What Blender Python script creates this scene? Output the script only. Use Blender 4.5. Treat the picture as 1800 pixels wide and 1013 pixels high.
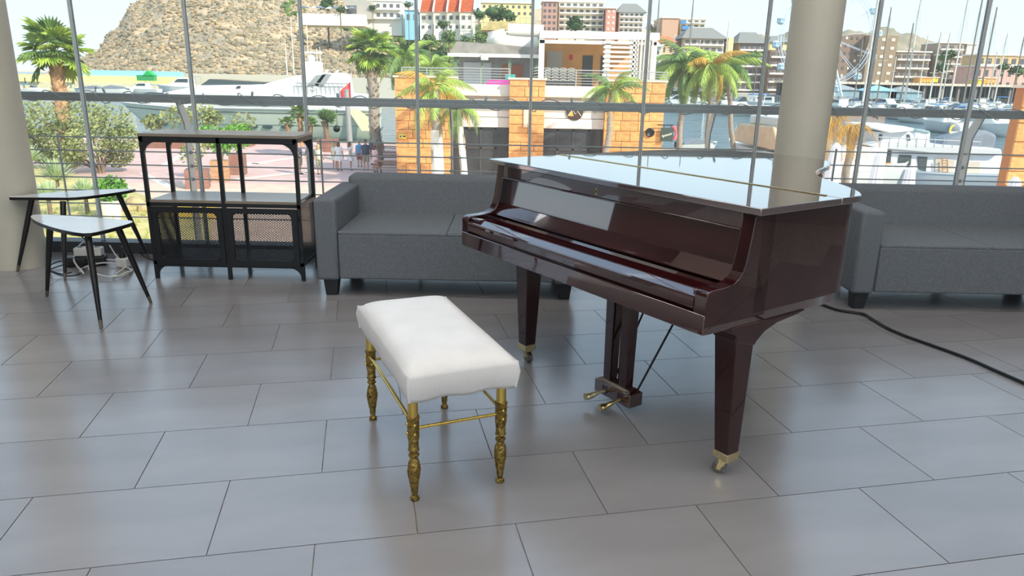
import bpy, math, random
from mathutils import Vector, Matrix, Euler
for _o in list(bpy.data.objects): bpy.data.objects.remove(_o)
SC = bpy.context.scene
COL = SC.collection
R = math.radians
# ---------------------------------------------------------------- camera
FPX, CAMH = 1268.0, 1.33
ROLL, PITCH = math.atan2(85, 4344), math.atan(FPX / math.hypot(85, 4344))
_d = Vector((0, math.cos(PITCH), -math.sin(PITCH)))
_r, _u = Vector((1, 0, 0)), Vector((0, math.sin(PITCH), math.cos(PITCH)))
_r2 = math.cos(ROLL) * _r + math.sin(ROLL) * _u
_u2 = -math.sin(ROLL) * _r + math.cos(ROLL) * _u
CAM = Vector((0, 0, CAMH))
cd = bpy.data.cameras.new('camera')
cd.sensor_fit = 'HORIZONTAL'; cd.sensor_width = 36; cd.lens = FPX / 1800 * 36
cd.clip_start = 0.05; cd.clip_end = 4000
cam = bpy.data.objects.new('camera', cd); COL.objects.link(cam)
mw = Matrix((_r2, _u2, -_d)).transposed().to_4x4(); mw.translation = CAM
cam.matrix_world = mw
SC.camera = cam
# ---------------------------------------------------------------- world, sun, exposure
SC.view_settings.view_transform = 'Standard'; SC.view_settings.look = 'None'
SC.view_settings.gamma = 1.0; SC.view_settings.use_curve_mapping = False
SC.view_settings.exposure = 0.42
SC.cycles.max_bounces = 9; SC.cycles.transparent_max_bounces = 16; SC.cycles.caustics_reflective = False; SC.cycles.caustics_refractive = False
wd = bpy.data.worlds.new('sky'); SC.world = wd; wd.use_nodes = True
nt = wd.node_tree; nt.nodes.clear()
tc = nt.nodes.new('ShaderNodeTexCoord'); sp = nt.nodes.new('ShaderNodeSeparateXYZ')
rp = nt.nodes.new('ShaderNodeValToRGB'); bg = nt.nodes.new('ShaderNodeBackground'); wo = nt.nodes.new('ShaderNodeOutputWorld')
nt.links.new(tc.outputs['Generated'], sp.inputs[0]); nt.links.new(sp.outputs['Z'], rp.inputs[0])
rp.color_ramp.elements[0].position = 0.0; rp.color_ramp.elements[0].color = (0.76, 0.895, 0.97, 1)
rp.color_ramp.elements[1].position = 0.55; rp.color_ramp.elements[1].color = (0.50, 0.72, 1.0, 1)
e = rp.color_ramp.elements.new(0.10); e.color = (0.70, 0.87, 0.98, 1)
nt.links.new(rp.outputs[0], bg.inputs[0]); bg.inputs[1].default_value = 1.03
nt.links.new(bg.outputs[0], wo.inputs[0])
sl = bpy.data.lights.new('sun', 'SUN'); sl.energy = 4.0; sl.angle = R(0.6); sl.color = (1.0, 0.93, 0.80)
so = bpy.data.objects.new('sun', sl); COL.objects.link(so)
so.rotation_euler = Vector((0.70, -0.56, 0.62)).to_track_quat('Z', 'Y').to_euler()
so.location = (60, -50, 80)

# ---------------------------------------------------------------- helpers
def at(x, y, Y):
    v = _d * FPX + _r2 * (x - 900) - _u2 * (y - 506.5)
    return CAM + v * (Y / v.y)
def gp(x, y, z=0.0):
    v = _d * FPX + _r2 * (x - 900) - _u2 * (y - 506.5)
    return CAM + v * ((z - CAMH) / v.z)
def proj(p):
    q = Vector(p) - CAM; Z = q.dot(_d)
    return (900 + FPX * q.dot(_r2) / Z, 506.5 - FPX * q.dot(_u2) / Z, Z)

def lin(c):
    return tuple(((v / 255) / 12.92 if v / 255 <= 0.04045 else ((v / 255 + 0.055) / 1.055) ** 2.4) for v in c)
MATS = {}
def mat(name, col, rough=0.5, metal=0.0, var=0.0, scale=6.0, bump=0.0, bscale=60.0, coat=0.0, rand=0.0, ior=1.5,
        stretch=None, col2=None, emit=0.0, sheen=0.0, detail=4.0, thr=(0.35, 0.65)):
    if name in MATS: return MATS[name]
    m = bpy.data.materials.new(name); m.use_nodes = True
    n = m.node_tree.nodes; l = m.node_tree.links
    b = n['Principled BSDF']
    c = (*lin(col), 1)
    b.inputs['Base Color'].default_value = c
    b.inputs['Roughness'].default_value = rough; b.inputs['Metallic'].default_value = metal
    b.inputs['IOR'].default_value = ior
    if coat: b.inputs['Coat Weight'].default_value = coat; b.inputs['Coat Roughness'].default_value = 0.02
    if emit:
        b.inputs['Emission Color'].default_value = c; b.inputs['Emission Strength'].default_value = emit
    vec = None
    if var or bump or col2:
        t = n.new('ShaderNodeTexCoord'); mp = n.new('ShaderNodeMapping'); l.new(t.outputs['Object'], mp.inputs[0])
        if stretch: mp.inputs['Scale'].default_value = stretch
        vec = mp.outputs[0]
    out = None
    if var or col2:
        no = n.new('ShaderNodeTexNoise'); no.inputs['Scale'].default_value = scale; no.inputs['Detail'].default_value = detail
        l.new(vec, no.inputs[0])
        mr = n.new('ShaderNodeMapRange'); mr.inputs[1].default_value = thr[0]; mr.inputs[2].default_value = thr[1]
        l.new(no.outputs[0], mr.inputs[0])
        mx = n.new('ShaderNodeMix'); mx.data_type = 'RGBA'
        l.new(mr.outputs[0], mx.inputs[0])
        if col2:
            mx.inputs[6].default_value = c; mx.inputs[7].default_value = (*lin(col2), 1)
        else:
            mx.inputs[6].default_value = (*[v * (1 - var) for v in c[:3]], 1); mx.inputs[7].default_value = (*[min(1, v * (1 + var)) for v in c[:3]], 1)
        out = mx.outputs[2]
    if rand:
        oi = n.new('ShaderNodeObjectInfo'); mr = n.new('ShaderNodeMapRange')
        mr.inputs[3].default_value = 1 - rand; mr.inputs[4].default_value = 1 + rand
        l.new(oi.outputs['Random'], mr.inputs[0])
        hs = n.new('ShaderNodeHueSaturation'); l.new(mr.outputs[0], hs.inputs['Value'])
        if out: l.new(out, hs.inputs['Color'])
        else: hs.inputs['Color'].default_value = c
        out = hs.outputs[0]
    if out: l.new(out, b.inputs['Base Color'])
    if bump:
        n2 = n.new('ShaderNodeTexNoise'); n2.inputs['Scale'].default_value = bscale; n2.inputs['Detail'].default_value = 3
        l.new(vec, n2.inputs[0])
        bp = n.new('ShaderNodeBump'); bp.inputs['Strength'].default_value = bump; bp.inputs['Distance'].default_value = 0.02
        l.new(n2.outputs[0], bp.inputs['Height']); l.new(bp.outputs[0], b.inputs['Normal'])
    MATS[name] = m
    return m

class MB:
    def __init__(s): s.v, s.f = [], []
    def add(s, vs, fs, M=None):
        k = len(s.v)
        s.v += [tuple(M @ Vector(p)) for p in vs] if M else [tuple(p) for p in vs]
        s.f += [tuple(i + k for i in f) for f in fs]
        return s
    def box(s, x0, x1, y0, y1, z0, z1, M=None):
        return s.add([(x0, y0, z0), (x1, y0, z0), (x1, y1, z0), (x0, y1, z0), (x0, y0, z1), (x1, y0, z1), (x1, y1, z1), (x0, y1, z1)],
              [(3, 2, 1, 0), (4, 5, 6, 7), (0, 1, 5, 4), (1, 2, 6, 5), (2, 3, 7, 6), (3, 0, 4, 7)], M)
    def taper(s, a, b, M=None):   # two rects (x0,x1,y0,y1,z)
        vs = []
        for (x0, x1, y0, y1, z) in (a, b): vs += [(x0, y0, z), (x1, y0, z), (x1, y1, z), (x0, y1, z)]
        return s.add(vs, [(3, 2, 1, 0), (4, 5, 6, 7), (0, 1, 5, 4), (1, 2, 6, 5), (2, 3, 7, 6), (3, 0, 4, 7)], M)
    def tube(s, pts, r, n=8, closed=False, cap=True):
        P = [Vector(p) for p in pts]; m = len(P)
        rs = r if isinstance(r, (list, tuple)) else [r] * m
        up = Vector((0, 0, 1)); base = len(s.v); prev = None
        for i, p in enumerate(P):
            if closed: t = P[(i + 1) % m] - P[i - 1]
            else: t = P[min(i + 1, m - 1)] - P[max(i - 1, 0)]
            if t.length < 1e-9: t = Vector((0, 0, 1))
            t.normalize()
            if prev is None:
                a = t.cross(up if abs(t.z) < 0.9 else Vector((1, 0, 0))).normalized()
            else:
                a = (prev - t * prev.dot(t)).normalized()
            prev = a; b = t.cross(a)
            for k in range(n):
                g = 2 * math.pi * k / n
                s.v.append(tuple(p + (a * math.cos(g) + b * math.sin(g)) * rs[i]))
        for i in range(m if closed else m - 1):
            j = (i + 1) % m
            for k in range(n):
                k2 = (k + 1) % n
                s.f.append((base + i * n + k, base + i * n + k2, base + j * n + k2, base + j * n + k))
        if cap and not closed:
            s.f.append(tuple(base + k for k in reversed(range(n)))); s.f.append(tuple(base + (m - 1) * n + k for k in range(n)))
        return s
    def cyl(s, p0, p1, r0, r1=None, n=10): return s.tube([p0, p1], [r0, r0 if r1 is None else r1], n)
    def lathe(s, prof, n=16, M=None):
        vs, fs = [], []
        for (r, z) in prof:
            for k in range(n):
                g = 2 * math.pi * k / n; vs.append((r * math.cos(g), r * math.sin(g), z))
        for i in range(len(prof) - 1):
            for k in range(n):
                k2 = (k + 1) % n; fs.append((i * n + k, i * n + k2, (i + 1) * n + k2, (i + 1) * n + k))
        fs.append(tuple(reversed(range(n)))); fs.append(tuple((len(prof) - 1) * n + k for k in range(n)))
        return s.add(vs, fs, M)
    def prism(s, poly, z0, z1, M=None):
        n = len(poly)
        vs = [(x, y, z0) for x, y in poly] + [(x, y, z1) for x, y in poly]
        fs = [tuple(reversed(range(n))), tuple(range(n, 2 * n))] + [(i, (i + 1) % n, n + (i + 1) % n, n + i) for i in range(n)]
        return s.add(vs, fs, M)
    def ball(s, c, r, n=10, m=6):
        if not isinstance(r, (tuple, list)): r = (r, r, r)
        vs = [(c[0], c[1], c[2] - r[2])]; fs = []
        for i in range(1, m):
            th = math.pi * i / m
            for k in range(n):
                g = 2 * math.pi * k / n
                vs.append((c[0] + r[0] * math.sin(th) * math.cos(g), c[1] + r[1] * math.sin(th) * math.sin(g), c[2] - r[2] * math.cos(th)))
        vs.append((c[0], c[1], c[2] + r[2])); top = len(vs) - 1
        for k in range(n):
            fs.append((0, 1 + (k + 1) % n, 1 + k)); fs.append((top, 1 + (m - 2) * n + k, 1 + (m - 2) * n + (k + 1) % n))
        for i in range(m - 2):
            for k in range(n):
                k2 = (k + 1) % n; fs.append((1 + i * n + k, 1 + i * n + k2, 1 + (i + 1) * n + k2, 1 + (i + 1) * n + k))
        return s.add(vs, fs)
    def grid(s, fn, nu, nv):
        vs = [fn(i / nu, j / nv) for j in range(nv + 1) for i in range(nu + 1)]
        fs = [(j * (nu + 1) + i, j * (nu + 1) + i + 1, (j + 1) * (nu + 1) + i + 1, (j + 1) * (nu + 1) + i) for j in range(nv) for i in range(nu)]
        return s.add(vs, fs)
    def mesh(s, name, smooth=False, ang=40):
        me = bpy.data.meshes.new(name); me.from_pydata(s.v, [], s.f)
        if smooth:
            me.polygons.foreach_set('use_smooth', [True] * len(me.polygons))
            try: me.set_sharp_from_angle(angle=R(ang))
            except Exception: pass
        me.update()
        return me
    def build(s, name, m, parent=None, world=False, smooth=False, bevel=0.0, seg=2, ang=40):
        me = s.mesh(name, smooth or bevel > 0, ang); me.materials.append(m)
        return link(name, me, parent, world, bevel, seg)
def link(name, me, parent=None, world=False, bevel=0.0, seg=2):
    o = bpy.data.objects.new(name, me); COL.objects.link(o)
    if parent:
        o.parent = parent
        if world: o.matrix_parent_inverse = parent.matrix_basis.inverted()
    if bevel:
        b = o.modifiers.new('bevel', 'BEVEL'); b.width = bevel; b.segments = seg; b.limit_method = 'ANGLE'; b.angle_limit = R(35)
    return o
def tag(o, label=None, cat=None, group=None, kind=None):
    if label: o['label'] = label
    if cat: o['category'] = cat
    if group: o['group'] = group
    if kind: o['kind'] = kind
    return o
def thing(name, label, cat, loc=(0, 0, 0), rz=0.0, group=None, kind=None):
    o = bpy.data.objects.new(name, None); COL.objects.link(o); o.empty_display_size = 0.2
    o.location = loc; o.rotation_euler = (0, 0, rz)
    return tag(o, label, cat, group, kind)
def copy_tree(o, parent=None, loc=None, rz=None, label=None):
    c = o.copy(); COL.objects.link(c); c.parent = parent
    if loc is not None: c.location = loc
    if rz is not None: c.rotation_euler[2] = rz
    if label: c['label'] = label
    for ch in KIDS.get(o.name, [k for k in bpy.data.objects if k.parent == o]): copy_tree(ch, c)
    return c
KIDS = {}
def spline(pts, n=8):
    P = [Vector(p) for p in pts]; out = []
    for i in range(len(P) - 1):
        p0, p1, p2, p3 = P[max(i - 1, 0)], P[i], P[i + 1], P[min(i + 2, len(P) - 1)]
        for k in range(n):
            t = k / n
            out.append(0.5 * ((2 * p1) + (p2 - p0) * t + (2 * p0 - 5 * p1 + 4 * p2 - p3) * t * t + (3 * p1 - p0 - 3 * p2 + p3) * t ** 3))
    out.append(P[-1]); return out
def rot(rx=0, ry=0, rz=0, loc=(0, 0, 0), sc=1.0):
    m = Matrix.Translation(loc) @ Euler((rx, ry, rz)).to_matrix().to_4x4()
    return m @ Matrix.Scale(sc, 4) if sc != 1 else m
# ================================================================ ROOM
GLASS_Y = 5.35
FILL_LAMP = 12.0
m_tile = mat('floor_tile', (147, 144, 145), 0.22, var=0.06, scale=2.2, rand=0.06, stretch=(0.6, 2.4, 1), bump=0.02, bscale=30, ior=2.1)
m_grout = mat('grout', (160, 157, 152), 0.85, var=0.2, scale=20)
m_col = mat('column_paint', (206, 201, 184), 0.55, var=0.03, scale=3)
m_ceil = mat('ceiling_paint', (226, 224, 220), 0.8)
m_alu = mat('mullion_aluminium', (232, 235, 232), 0.4, 0.0)
m_gask = mat('gasket', (150, 154, 152), 0.5)
m_base = mat('window_channel', (72, 75, 78), 0.45, 0.3)
m_rail = mat('railing_steel', (156, 159, 158), 0.4, 0.2)
m_raill = mat('rail_lip', (182, 186, 186), 0.35, 0.5)
m_conc = mat('ledge_concrete', (205, 200, 190), 0.8, var=0.08, scale=4)
# thin glass: mostly clear, mirror-like only at a slant, a thin translucent veil imitating outdoor haze
g = bpy.data.materials.new('window_glass'); g.use_nodes = True; _n = g.node_tree.nodes; _l = g.node_tree.links; _n.clear()
_o = _n.new('ShaderNodeOutputMaterial'); _t = _n.new('ShaderNodeBsdfTransparent'); _g = _n.new('ShaderNodeBsdfGlossy'); _f = _n.new('ShaderNodeFresnel')
_x = _n.new('ShaderNodeMixShader'); _g.inputs['Roughness'].default_value = 0.0; _f.inputs[0].default_value = 1.25
_t.inputs[0].default_value = (0.985, 0.995, 0.99, 1); _g.inputs[0].default_value = (0.6, 0.6, 0.6, 1)
_l.new(_f.outputs[0], _x.inputs[0]); _l.new(_t.outputs[0], _x.inputs[1]); _l.new(_g.outputs[0], _x.inputs[2]); _d2 = _n.new('ShaderNodeBsdfTranslucent'); _d2.inputs[0].default_value = (0.9, 0.92, 0.92, 1)
_y = _n.new('ShaderNodeMixShader'); _y.inputs[0].default_value = 0.03
_l.new(_x.outputs[0], _y.inputs[1]); _l.new(_d2.outputs[0], _y.inputs[2]); _l.new(_y.outputs[0], _o.inputs[0])
MATS['glass'] = g
mj = bpy.data.materials.new('clear_joint'); mj.use_nodes = True; _n = mj.node_tree.nodes; _l = mj.node_tree.links; _n.clear()
_o = _n.new('ShaderNodeOutputMaterial'); _a = _n.new('ShaderNodeBsdfDiffuse'); _b = _n.new('ShaderNodeBsdfTranslucent'); _x = _n.new('ShaderNodeMixShader'); _x.inputs[0].default_value = 0.8
_a.inputs[0].default_value = (0.85, 0.87, 0.86, 1); _b.inputs[0].default_value = (0.92, 0.95, 0.94, 1)
_l.new(_a.outputs[0], _x.inputs[1]); _l.new(_b.outputs[0], _x.inputs[2]); _l.new(_x.outputs[0], _o.inputs[0])

# floor: slab + separate tiles laid in half bond, turned 11.75 degrees
floor = MB().box(-7.5, 7.5, -7, 5.42, -0.30, -0.006).build('floor', m_grout); tag(floor, 'grey tiled floor of the glazed room', None, None, 'structure')
TH = R(11.75); U, V = 0.602, 0.4067
tm = MB().box(-U / 2 + .0018, U / 2 - .0018, -V / 2 + .0018, V / 2 - .0018, -0.012, 0.0)
tme = tm.mesh('tile'); tme.materials.append(m_tile)
for j in range(-7, 14):
    v0 = 1.900 + j * V + V / 2
    for i in range(-14, 14):
        u0 = -0.483 + U / 2 + i * U + (0 if j % 2 == 0 else U / 2)
        x, y = u0 * math.cos(TH) - v0 * math.sin(TH), u0 * math.sin(TH) + v0 * math.cos(TH)
        if y > 5.32 or y < 0.45 or abs(x) > 5.2: continue
        px, py, Z = proj((x, y, 0))
        if Z < 0.2 or px < -900 or px > 2800 or py > 1900: continue
        t = link('tile', tme, floor); t.location = (x, y, 0); t.rotation_euler = (0, 0, TH)
ceil = MB().box(-7.5, 7.5, -7, 5.75, 5.20, 5.5).build('ceiling', m_ceil); tag(ceil, 'white ceiling slab', None, None, 'structure')
wr = MB().box(6.0, 6.2, -7, 5.42, -0.3, 5.20).build('wall_right', mat('grey_wall_paint', (150, 148, 146), .8)); tag(wr, 'unseen grey side wall added to block the sun', None, None, 'structure')  # unseen wall, added to keep sun patches out of the room
wl_ = MB().box(-6.2, -6.0, -7, 4.15, -0.3, 5.20).build('wall_left', mat('taupe_wall_paint', (118, 110, 104), .8)); tag(wl_, 'plain taupe side wall', None, None, 'structure')
def column(x, y, r, lab, rb=None):
    n = 40
    o = MB().lathe([(rb or r, 0.0), (r, 5.21)], n).build('column', m_col, smooth=True); o.location = (x, y, 0)
    tag(o, lab, None, None, 'structure')
column(-3.462, 4.90, 0.172, 'round beige column behind the leaf-shaped tables')
column(1.868, 4.80, 0.157, 'round beige column behind the grand piano')
for k, cx in enumerate((-4.6, -1.3, 2.0)): column(cx, -5.6, 0.17, 'round beige column of the rear glazing')
# front glazing
MX = [-5.55, -4.73, -3.92, -3.111, -2.319, -1.513, -0.705, 0.107, 0.918, 1.75, 2.512, 3.256, 4.05, 4.86, 5.66]
def mullion(x, y, par):
    o = MB().box(x - .0105, x - .003, y - .018, y + .012, 0.03, 5.20).box(x + .003, x + .0105, y - .018, y + .012, 0.03, 5.20).build('mullion', mj, par)
    MB().box(x - .003, x + .003, y - .010, y + .010, 0.03, 5.20).build('gasket', m_gask, o)
def glazing(xs, y, k0, lab):
    for k in range(len(xs) - 1):
        w = MB().box(xs[k], xs[k + 1], y - .07, y + .07, -0.01, 0.085).build('window_%d' % (k0 + k), m_base)
        tag(w, lab, None, None, 'structure')
        MB().box(xs[k] + .004, xs[k + 1] - .004, y - .004, y + .004, 0.07, 5.20).build('pane', g, w)
        mullion(xs[k], y, w)
        if k == len(xs) - 2: mullion(xs[-1], y, w)
glazing(MX, GLASS_Y, 1, 'tall frameless glass pane in a dark floor channel')
glazing([-6.4, -4.9, -3.4, -1.9, -0.4, 1.1, 2.6, 4.1, 5.6], -6.2, 20, 'tall glass pane of the rear glazing')
ledge = MB().box(-9, 9, 5.42, 5.70, -0.5, 0.012).build('trim_1', m_conc); tag(ledge, 'pale concrete ledge outside the glass', None, None, 'structure')

# balcony railing outside the glass
rl = thing('balcony_railing', 'grey steel balcony railing with thin rods outside the glass', 'railing', (0, 5.78, 0))
hr = MB().box(-6, 6, -.03, .03, 1.092, 1.124).box(-6, 6, -.024, .024, 1.127, 1.156).build('handrail', m_rail, rl, bevel=.004)
MB().box(-6, 6, -.034, .02, 1.122, 1.128).build('rail_lip', m_raill, hr)
for k, z in enumerate((0.808, 0.700, 0.592, 0.485, 0.378, 0.270, 0.163)):
    MB().cyl((-6, .10, z), (6, .10, z), 0.0058, n=6).build('rod', m_rail, rl)
for x in (-4.72, -2.62, -0.505, 1.545, 3.62):
    pm = MB()
    prof = [(-.08, -.30), (.15, -.30), (.15, .96), (.05, 1.095), (-.05, 1.095), (.05, .93), (.05, -.12), (-.08, -.16)]
    pm.prism([(p[0], p[1]) for p in prof], -.006, .006, Matrix(((0, 0, 1, x), (1, 0, 0, 0), (0, 1, 0, 0), (0, 0, 0, 1))))
    po = pm.build('post', m_raill, rl)
    for z in (0.485, 0.592, 0.700):
        MB().cyl((x - .016, .10, z), (x + .016, .10, z), .014, n=8).build('collar', m_rail, po)
for x in (-3.67, -1.56, 0.52, 2.58, 4.6):
    MB().cyl((x, .10, .14), (x, .10, .83), .008, n=6).build('spacer_rod', m_rail, rl)
sc_pts = []
random.seed(4)
for i in range(0, 31 * 14):
    t = i / 14; x = -4.6 + t * .3; a = 2 * math.pi * t
    rr = .040 + .004 * math.sin(t * 1.7)
    sc_pts.append((x + .03 * math.sin(a + .6 + t), 5.78 + rr * math.cos(a), 1.126 + (rr + .004) * math.sin(a)))
m_cabg = mat('grey_cable', (172, 176, 174), 0.6)
sg = MB().tube(sc_pts, .0042, 5).build('string_light_cable', m_cabg, smooth=True)
tag(sg, 'thin grey cable wound around the balcony handrail', 'cable')
m_bulb = mat('clear_bulb', (190, 196, 196), 0.2)
for i in range(0, 31):
    x = -4.6 + i * .3 + .2 + .04 * math.sin(i * 2.1)
    s = 1 if i % 3 else -1
    if i % 2 == 0: MB().lathe([(.004, 0), (.008, .01), (.011, .03), (.004, .045)], 6, rot(.3 * s, .3 * math.sin(i), 0, (x, 5.745, 1.15 if s > 0 else 1.07))).build('bulb', m_bulb, sg)

# unseen fill lamps added under the ceiling: four long linear fixtures
m_fill_lamp = mat('fill_lamp_diffuser', (255, 252, 249), 0.5, emit=FILL_LAMP)
for i, y in enumerate((-4.0, -1.5, 1.0, 3.3)):
    t = thing('added_fill_light', 'added unseen linear fill light under the ceiling, %s from the front glazing' % ['fourth', 'third', 'second', 'first'][i], 'light', (0, y, 5.10), 0, 'added linear fill lights')
    MB().box(-5.0, 5.0, -.11, .11, .02, .10).build('housing', m_alu, t)
    MB().box(-4.95, 4.95, -.09, .09, 0, .03).build('diffuser', m_fill_lamp, t)

# ================================================================ SOFAS
m_fab = mat('grey_sofa_fabric', (112, 117, 122), 0.9, var=0.11, scale=90, bump=0.2, bscale=260, stretch=(1, 1, 1))
m_fleg = mat('dark_sofa_foot', (38, 42, 46), 0.5)
m_seam = mat('sofa_seam', (70, 73, 76), 0.9)
def sofa(x0, w, y0, label):
    t = thing('sofa', label, 'sofa', (x0 + w / 2, y0, 0), 0)
    h = w / 2; aw = .135
    MB().box(-h + aw + .003, h - aw - .003, .006, .80, .115, .398).build('base', m_fab, t, bevel=.010)
    s = 1
    # seat: one upholstered pad, front edge level with the base
    MB().box(-h + aw + .003, -.001, .006, .70, .39, .414).build('seat_cushion', m_fab, t, bevel=.009, seg=3)
    MB().box(.001, h - aw - .003, .006, .70, .39, .414).build('seat_cushion', m_fab, t, bevel=.009, seg=3)
    for a, b in ((-h, -h + aw), (h - aw, h)):
        MB().box(a, b, .0, .70, .105, .612).build('armrest', m_fab, t, bevel=.02, seg=3)
    b = MB().taper((-h + .055, h - .055, .61, .87, .115), (-h + .055, h - .055, .70, .885, .665)).build('backrest', m_fab, t, bevel=.035, seg=4)
    MB().tube([(-h + .10, .735, .6625), (h - .10, .735, .6625)], .0028, 5).build('piping', m_seam, b)
    for xx in (-h + .055, h - .09):
        for yy in (.07, .76):
            MB().taper((xx - .035 + .02, xx + .035 + .02 - .0, yy - .03, yy + .03, 0), (xx - .045 + .02, xx + .05 + .02, yy - .045, yy + .045, .12)).build('foot', m_fleg, t, bevel=.004)
    return t
sofa(-1.205, 1.60, 4.285, 'grey fabric two-seat sofa between the metal shelf and the piano')
sofa(2.065, 1.60, 4.215, 'grey fabric two-seat sofa behind the curved end of the piano')

# ================================================================ SHELF UNIT
m_blk = mat('black_metal', (26, 28, 31), 0.42)
m_wood = mat('grey_oak_board', (150, 147, 142), 0.24, var=0.15, scale=8, stretch=(1, 9, 9))
m_edge = mat('board_edge', (140, 128, 112), 0.5)
def arch(bm, x0, x1, z0, z1, r, y0, y1, corner):   # solid fillet in a corner; corner = (sx, sz)
    sx, sz = corner; cx = x0 if sx < 0 else x1; cz = z0 if sz < 0 else z1
    pts = [(cx, cz)]
    for k in range(9):
        a = math.pi / 2 * k / 8
        pts.append((cx - sx * r * (1 - math.sin(a)), cz - sz * r * (1 - math.cos(a))))
    M = Matrix(((1, 0, 0, 0), (0, 0, 1, 0), (0, 1, 0, 0), (0, 0, 0, 1)))
    if sx * sz > 0: pts.reverse()
    bm.prism(pts, y0, y1, M)
sh = thing('shelf_unit', 'black metal shelf unit with wooden boards and mesh doors', 'shelf', (-1.878, 4.62, 0))
SX, SD = .487, .355
for x in (-SX, 0, SX):
    for y in (0, SD):
        MB().box(x - .0125, x + .0125, y, y + .022, 0, .93).build('post', m_blk, sh, bevel=.002)
tb = MB().box(-SX - .012, SX + .012, -.006, SD + .03, .932, .950).build('top_board', m_wood, sh, bevel=.002)
MB().box(-SX - .0122, SX + .0122, -.0066, -.0056, .933, .949).build('board_edge', m_edge, tb)
fr = MB()
for y in (0, SD):
    fr.box(-SX, SX, y, y + .02, .895, .932)
    arch(fr, -SX + .012, SX - .012, 0, .897, .085, y, y + .02, (-1, 1)); arch(fr, -SX + .012, SX - .012, 0, .897, .085, y, y + .02, (1, 1))
for x in (-SX, SX): fr.box(x - .0125, x + .0125, 0, SD, .905, .932)
fr.build('top_frame', m_blk, sh)
md = MB().box(-SX + .013, SX - .013, .002, SD + .02, .512, .530).build('middle_board', m_wood, sh, bevel=.002)
MB().box(-SX + .013, SX - .013, .0012, .0025, .513, .529).build('board_edge', m_edge, md)
fm = MB()
for y in (.002, SD): fm.box(-SX, SX, y, y + .018, .487, .512)
for x in (-SX, SX): fm.box(x - .011, x + .011, 0, SD, .487, .512)
fm.build('middle_frame', m_blk, sh)
def wires(bm, o, ux, vx, w, h, cell, t, nrm):
    """expanded-metal lattice: two families of slanted strands clipped to a w x h rectangle"""
    o, ux, vx, nrm = Vector(o), Vector(ux), Vector(vx), Vector(nrm)
    sl = 0.55
    for d in (1, -1):
        n = int((w + h / sl) / cell) + 2
        for i in range(-1, n):
            c = i * cell
            # line: u = c - d.. param by v
            pts = []
            for v in (0, h):
                u = (c - v / sl) if d == 1 else (c - h / sl + v / sl)
                pts.append((u, v))
            (u0, v0), (u1, v1) = pts
            du, dv = u1 - u0, v1 - v0
            lo, hi = 0.0, 1.0
            ta, tb_ = (0 - u0) / du, (w - u0) / du
            lo, hi = max(lo, min(ta, tb_)), min(hi, max(ta, tb_))
            if hi - lo < .01: continue
            a = o + ux * (u0 + du * lo) + vx * (v0 + dv * lo); b = o + ux * (u0 + du * hi) + vx * (v0 + dv * hi)
            s = (b - a).normalized().cross(nrm) * t / 2
            k = len(bm.v); bm.v += [tuple(a - s), tuple(b - s), tuple(b + s), tuple(a + s), tuple(a - s + nrm * .0015), tuple(b - s + nrm * .0015), tuple(b + s + nrm * .0015), tuple(a + s + nrm * .0015)]
            bm.f += [(k, k + 1, k + 2, k + 3), (k + 7, k + 6, k + 5, k + 4), (k, k + 4, k + 5, k + 1), (k + 2, k + 6, k + 7, k + 3)]
for s, (x0, x1) in enumerate(((-SX + .014, -.014), (.014, SX - .014))):
    dm = MB(); yb0, yb1 = -.004, .012; z0, z1 = .10, .483; b = .036
    dm.box(x0, x1, yb0, yb1, z0, z0 + b).box(x0, x1, yb0, yb1, z1 - b, z1).box(x0, x0 + b, yb0, yb1, z0 + b, z1 - b).box(x1 - b, x1, yb0, yb1, z0 + b, z1 - b)
    for cn in ((-1, -1), (1, -1), (-1, 1), (1, 1)): arch(dm, x0 + b - .002, x1 - b + .002, z0 + b - .002, z1 - b + .002, .04, yb0, yb1, cn)
    door = dm.build('door', m_blk, sh)
    wm = MB(); wires(wm, (x0 + .03, .006, z0 + .03), (1, 0, 0), (0, 0, 1), x1 - x0 - .06, z1 - z0 - .06, .0205, .0045, (0, 1, 0))
    wm.build('wire_mesh', m_blk, door)
    for z in (.17, .40): MB().cyl((x0 - .004 if s == 0 else x1 + .004, -.006, z), (x0 - .004 if s == 0 else x1 + .004, -.006, z + .04), .006, n=8).build('hinge', m_blk, door)
for x, sgn in ((-SX, 1), (SX, -1)):
    wm = MB(); wires(wm, (x, .02, .12), (0, 1, 0), (0, 0, 1), SD - .02, .37, .0205, .0045, (1, 0, 0))
    wm.build('side_mesh', m_blk, sh)
bm_ = MB(); wires(bm_, (-SX, .02, .118), (1, 0, 0), (0, 1, 0), 2 * SX, SD - .02, .0195, .0032, (0, 0, 1)); bm_.build('bottom_mesh', m_blk, sh)
fb = MB()
for y in (.002, SD): fb.box(-SX, SX, y, y + .018, .085, .122)
for x in (-SX, SX): fb.box(x - .011, x + .011, 0, SD, .10, .122)
for xa in (-SX, SX):
    arch(fb, -SX + .010, SX - .010, -.06, .087, .075, .002, .02, (-1 if xa < 0 else 1, 1))
fb.build('bottom_frame', m_blk, sh)

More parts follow.
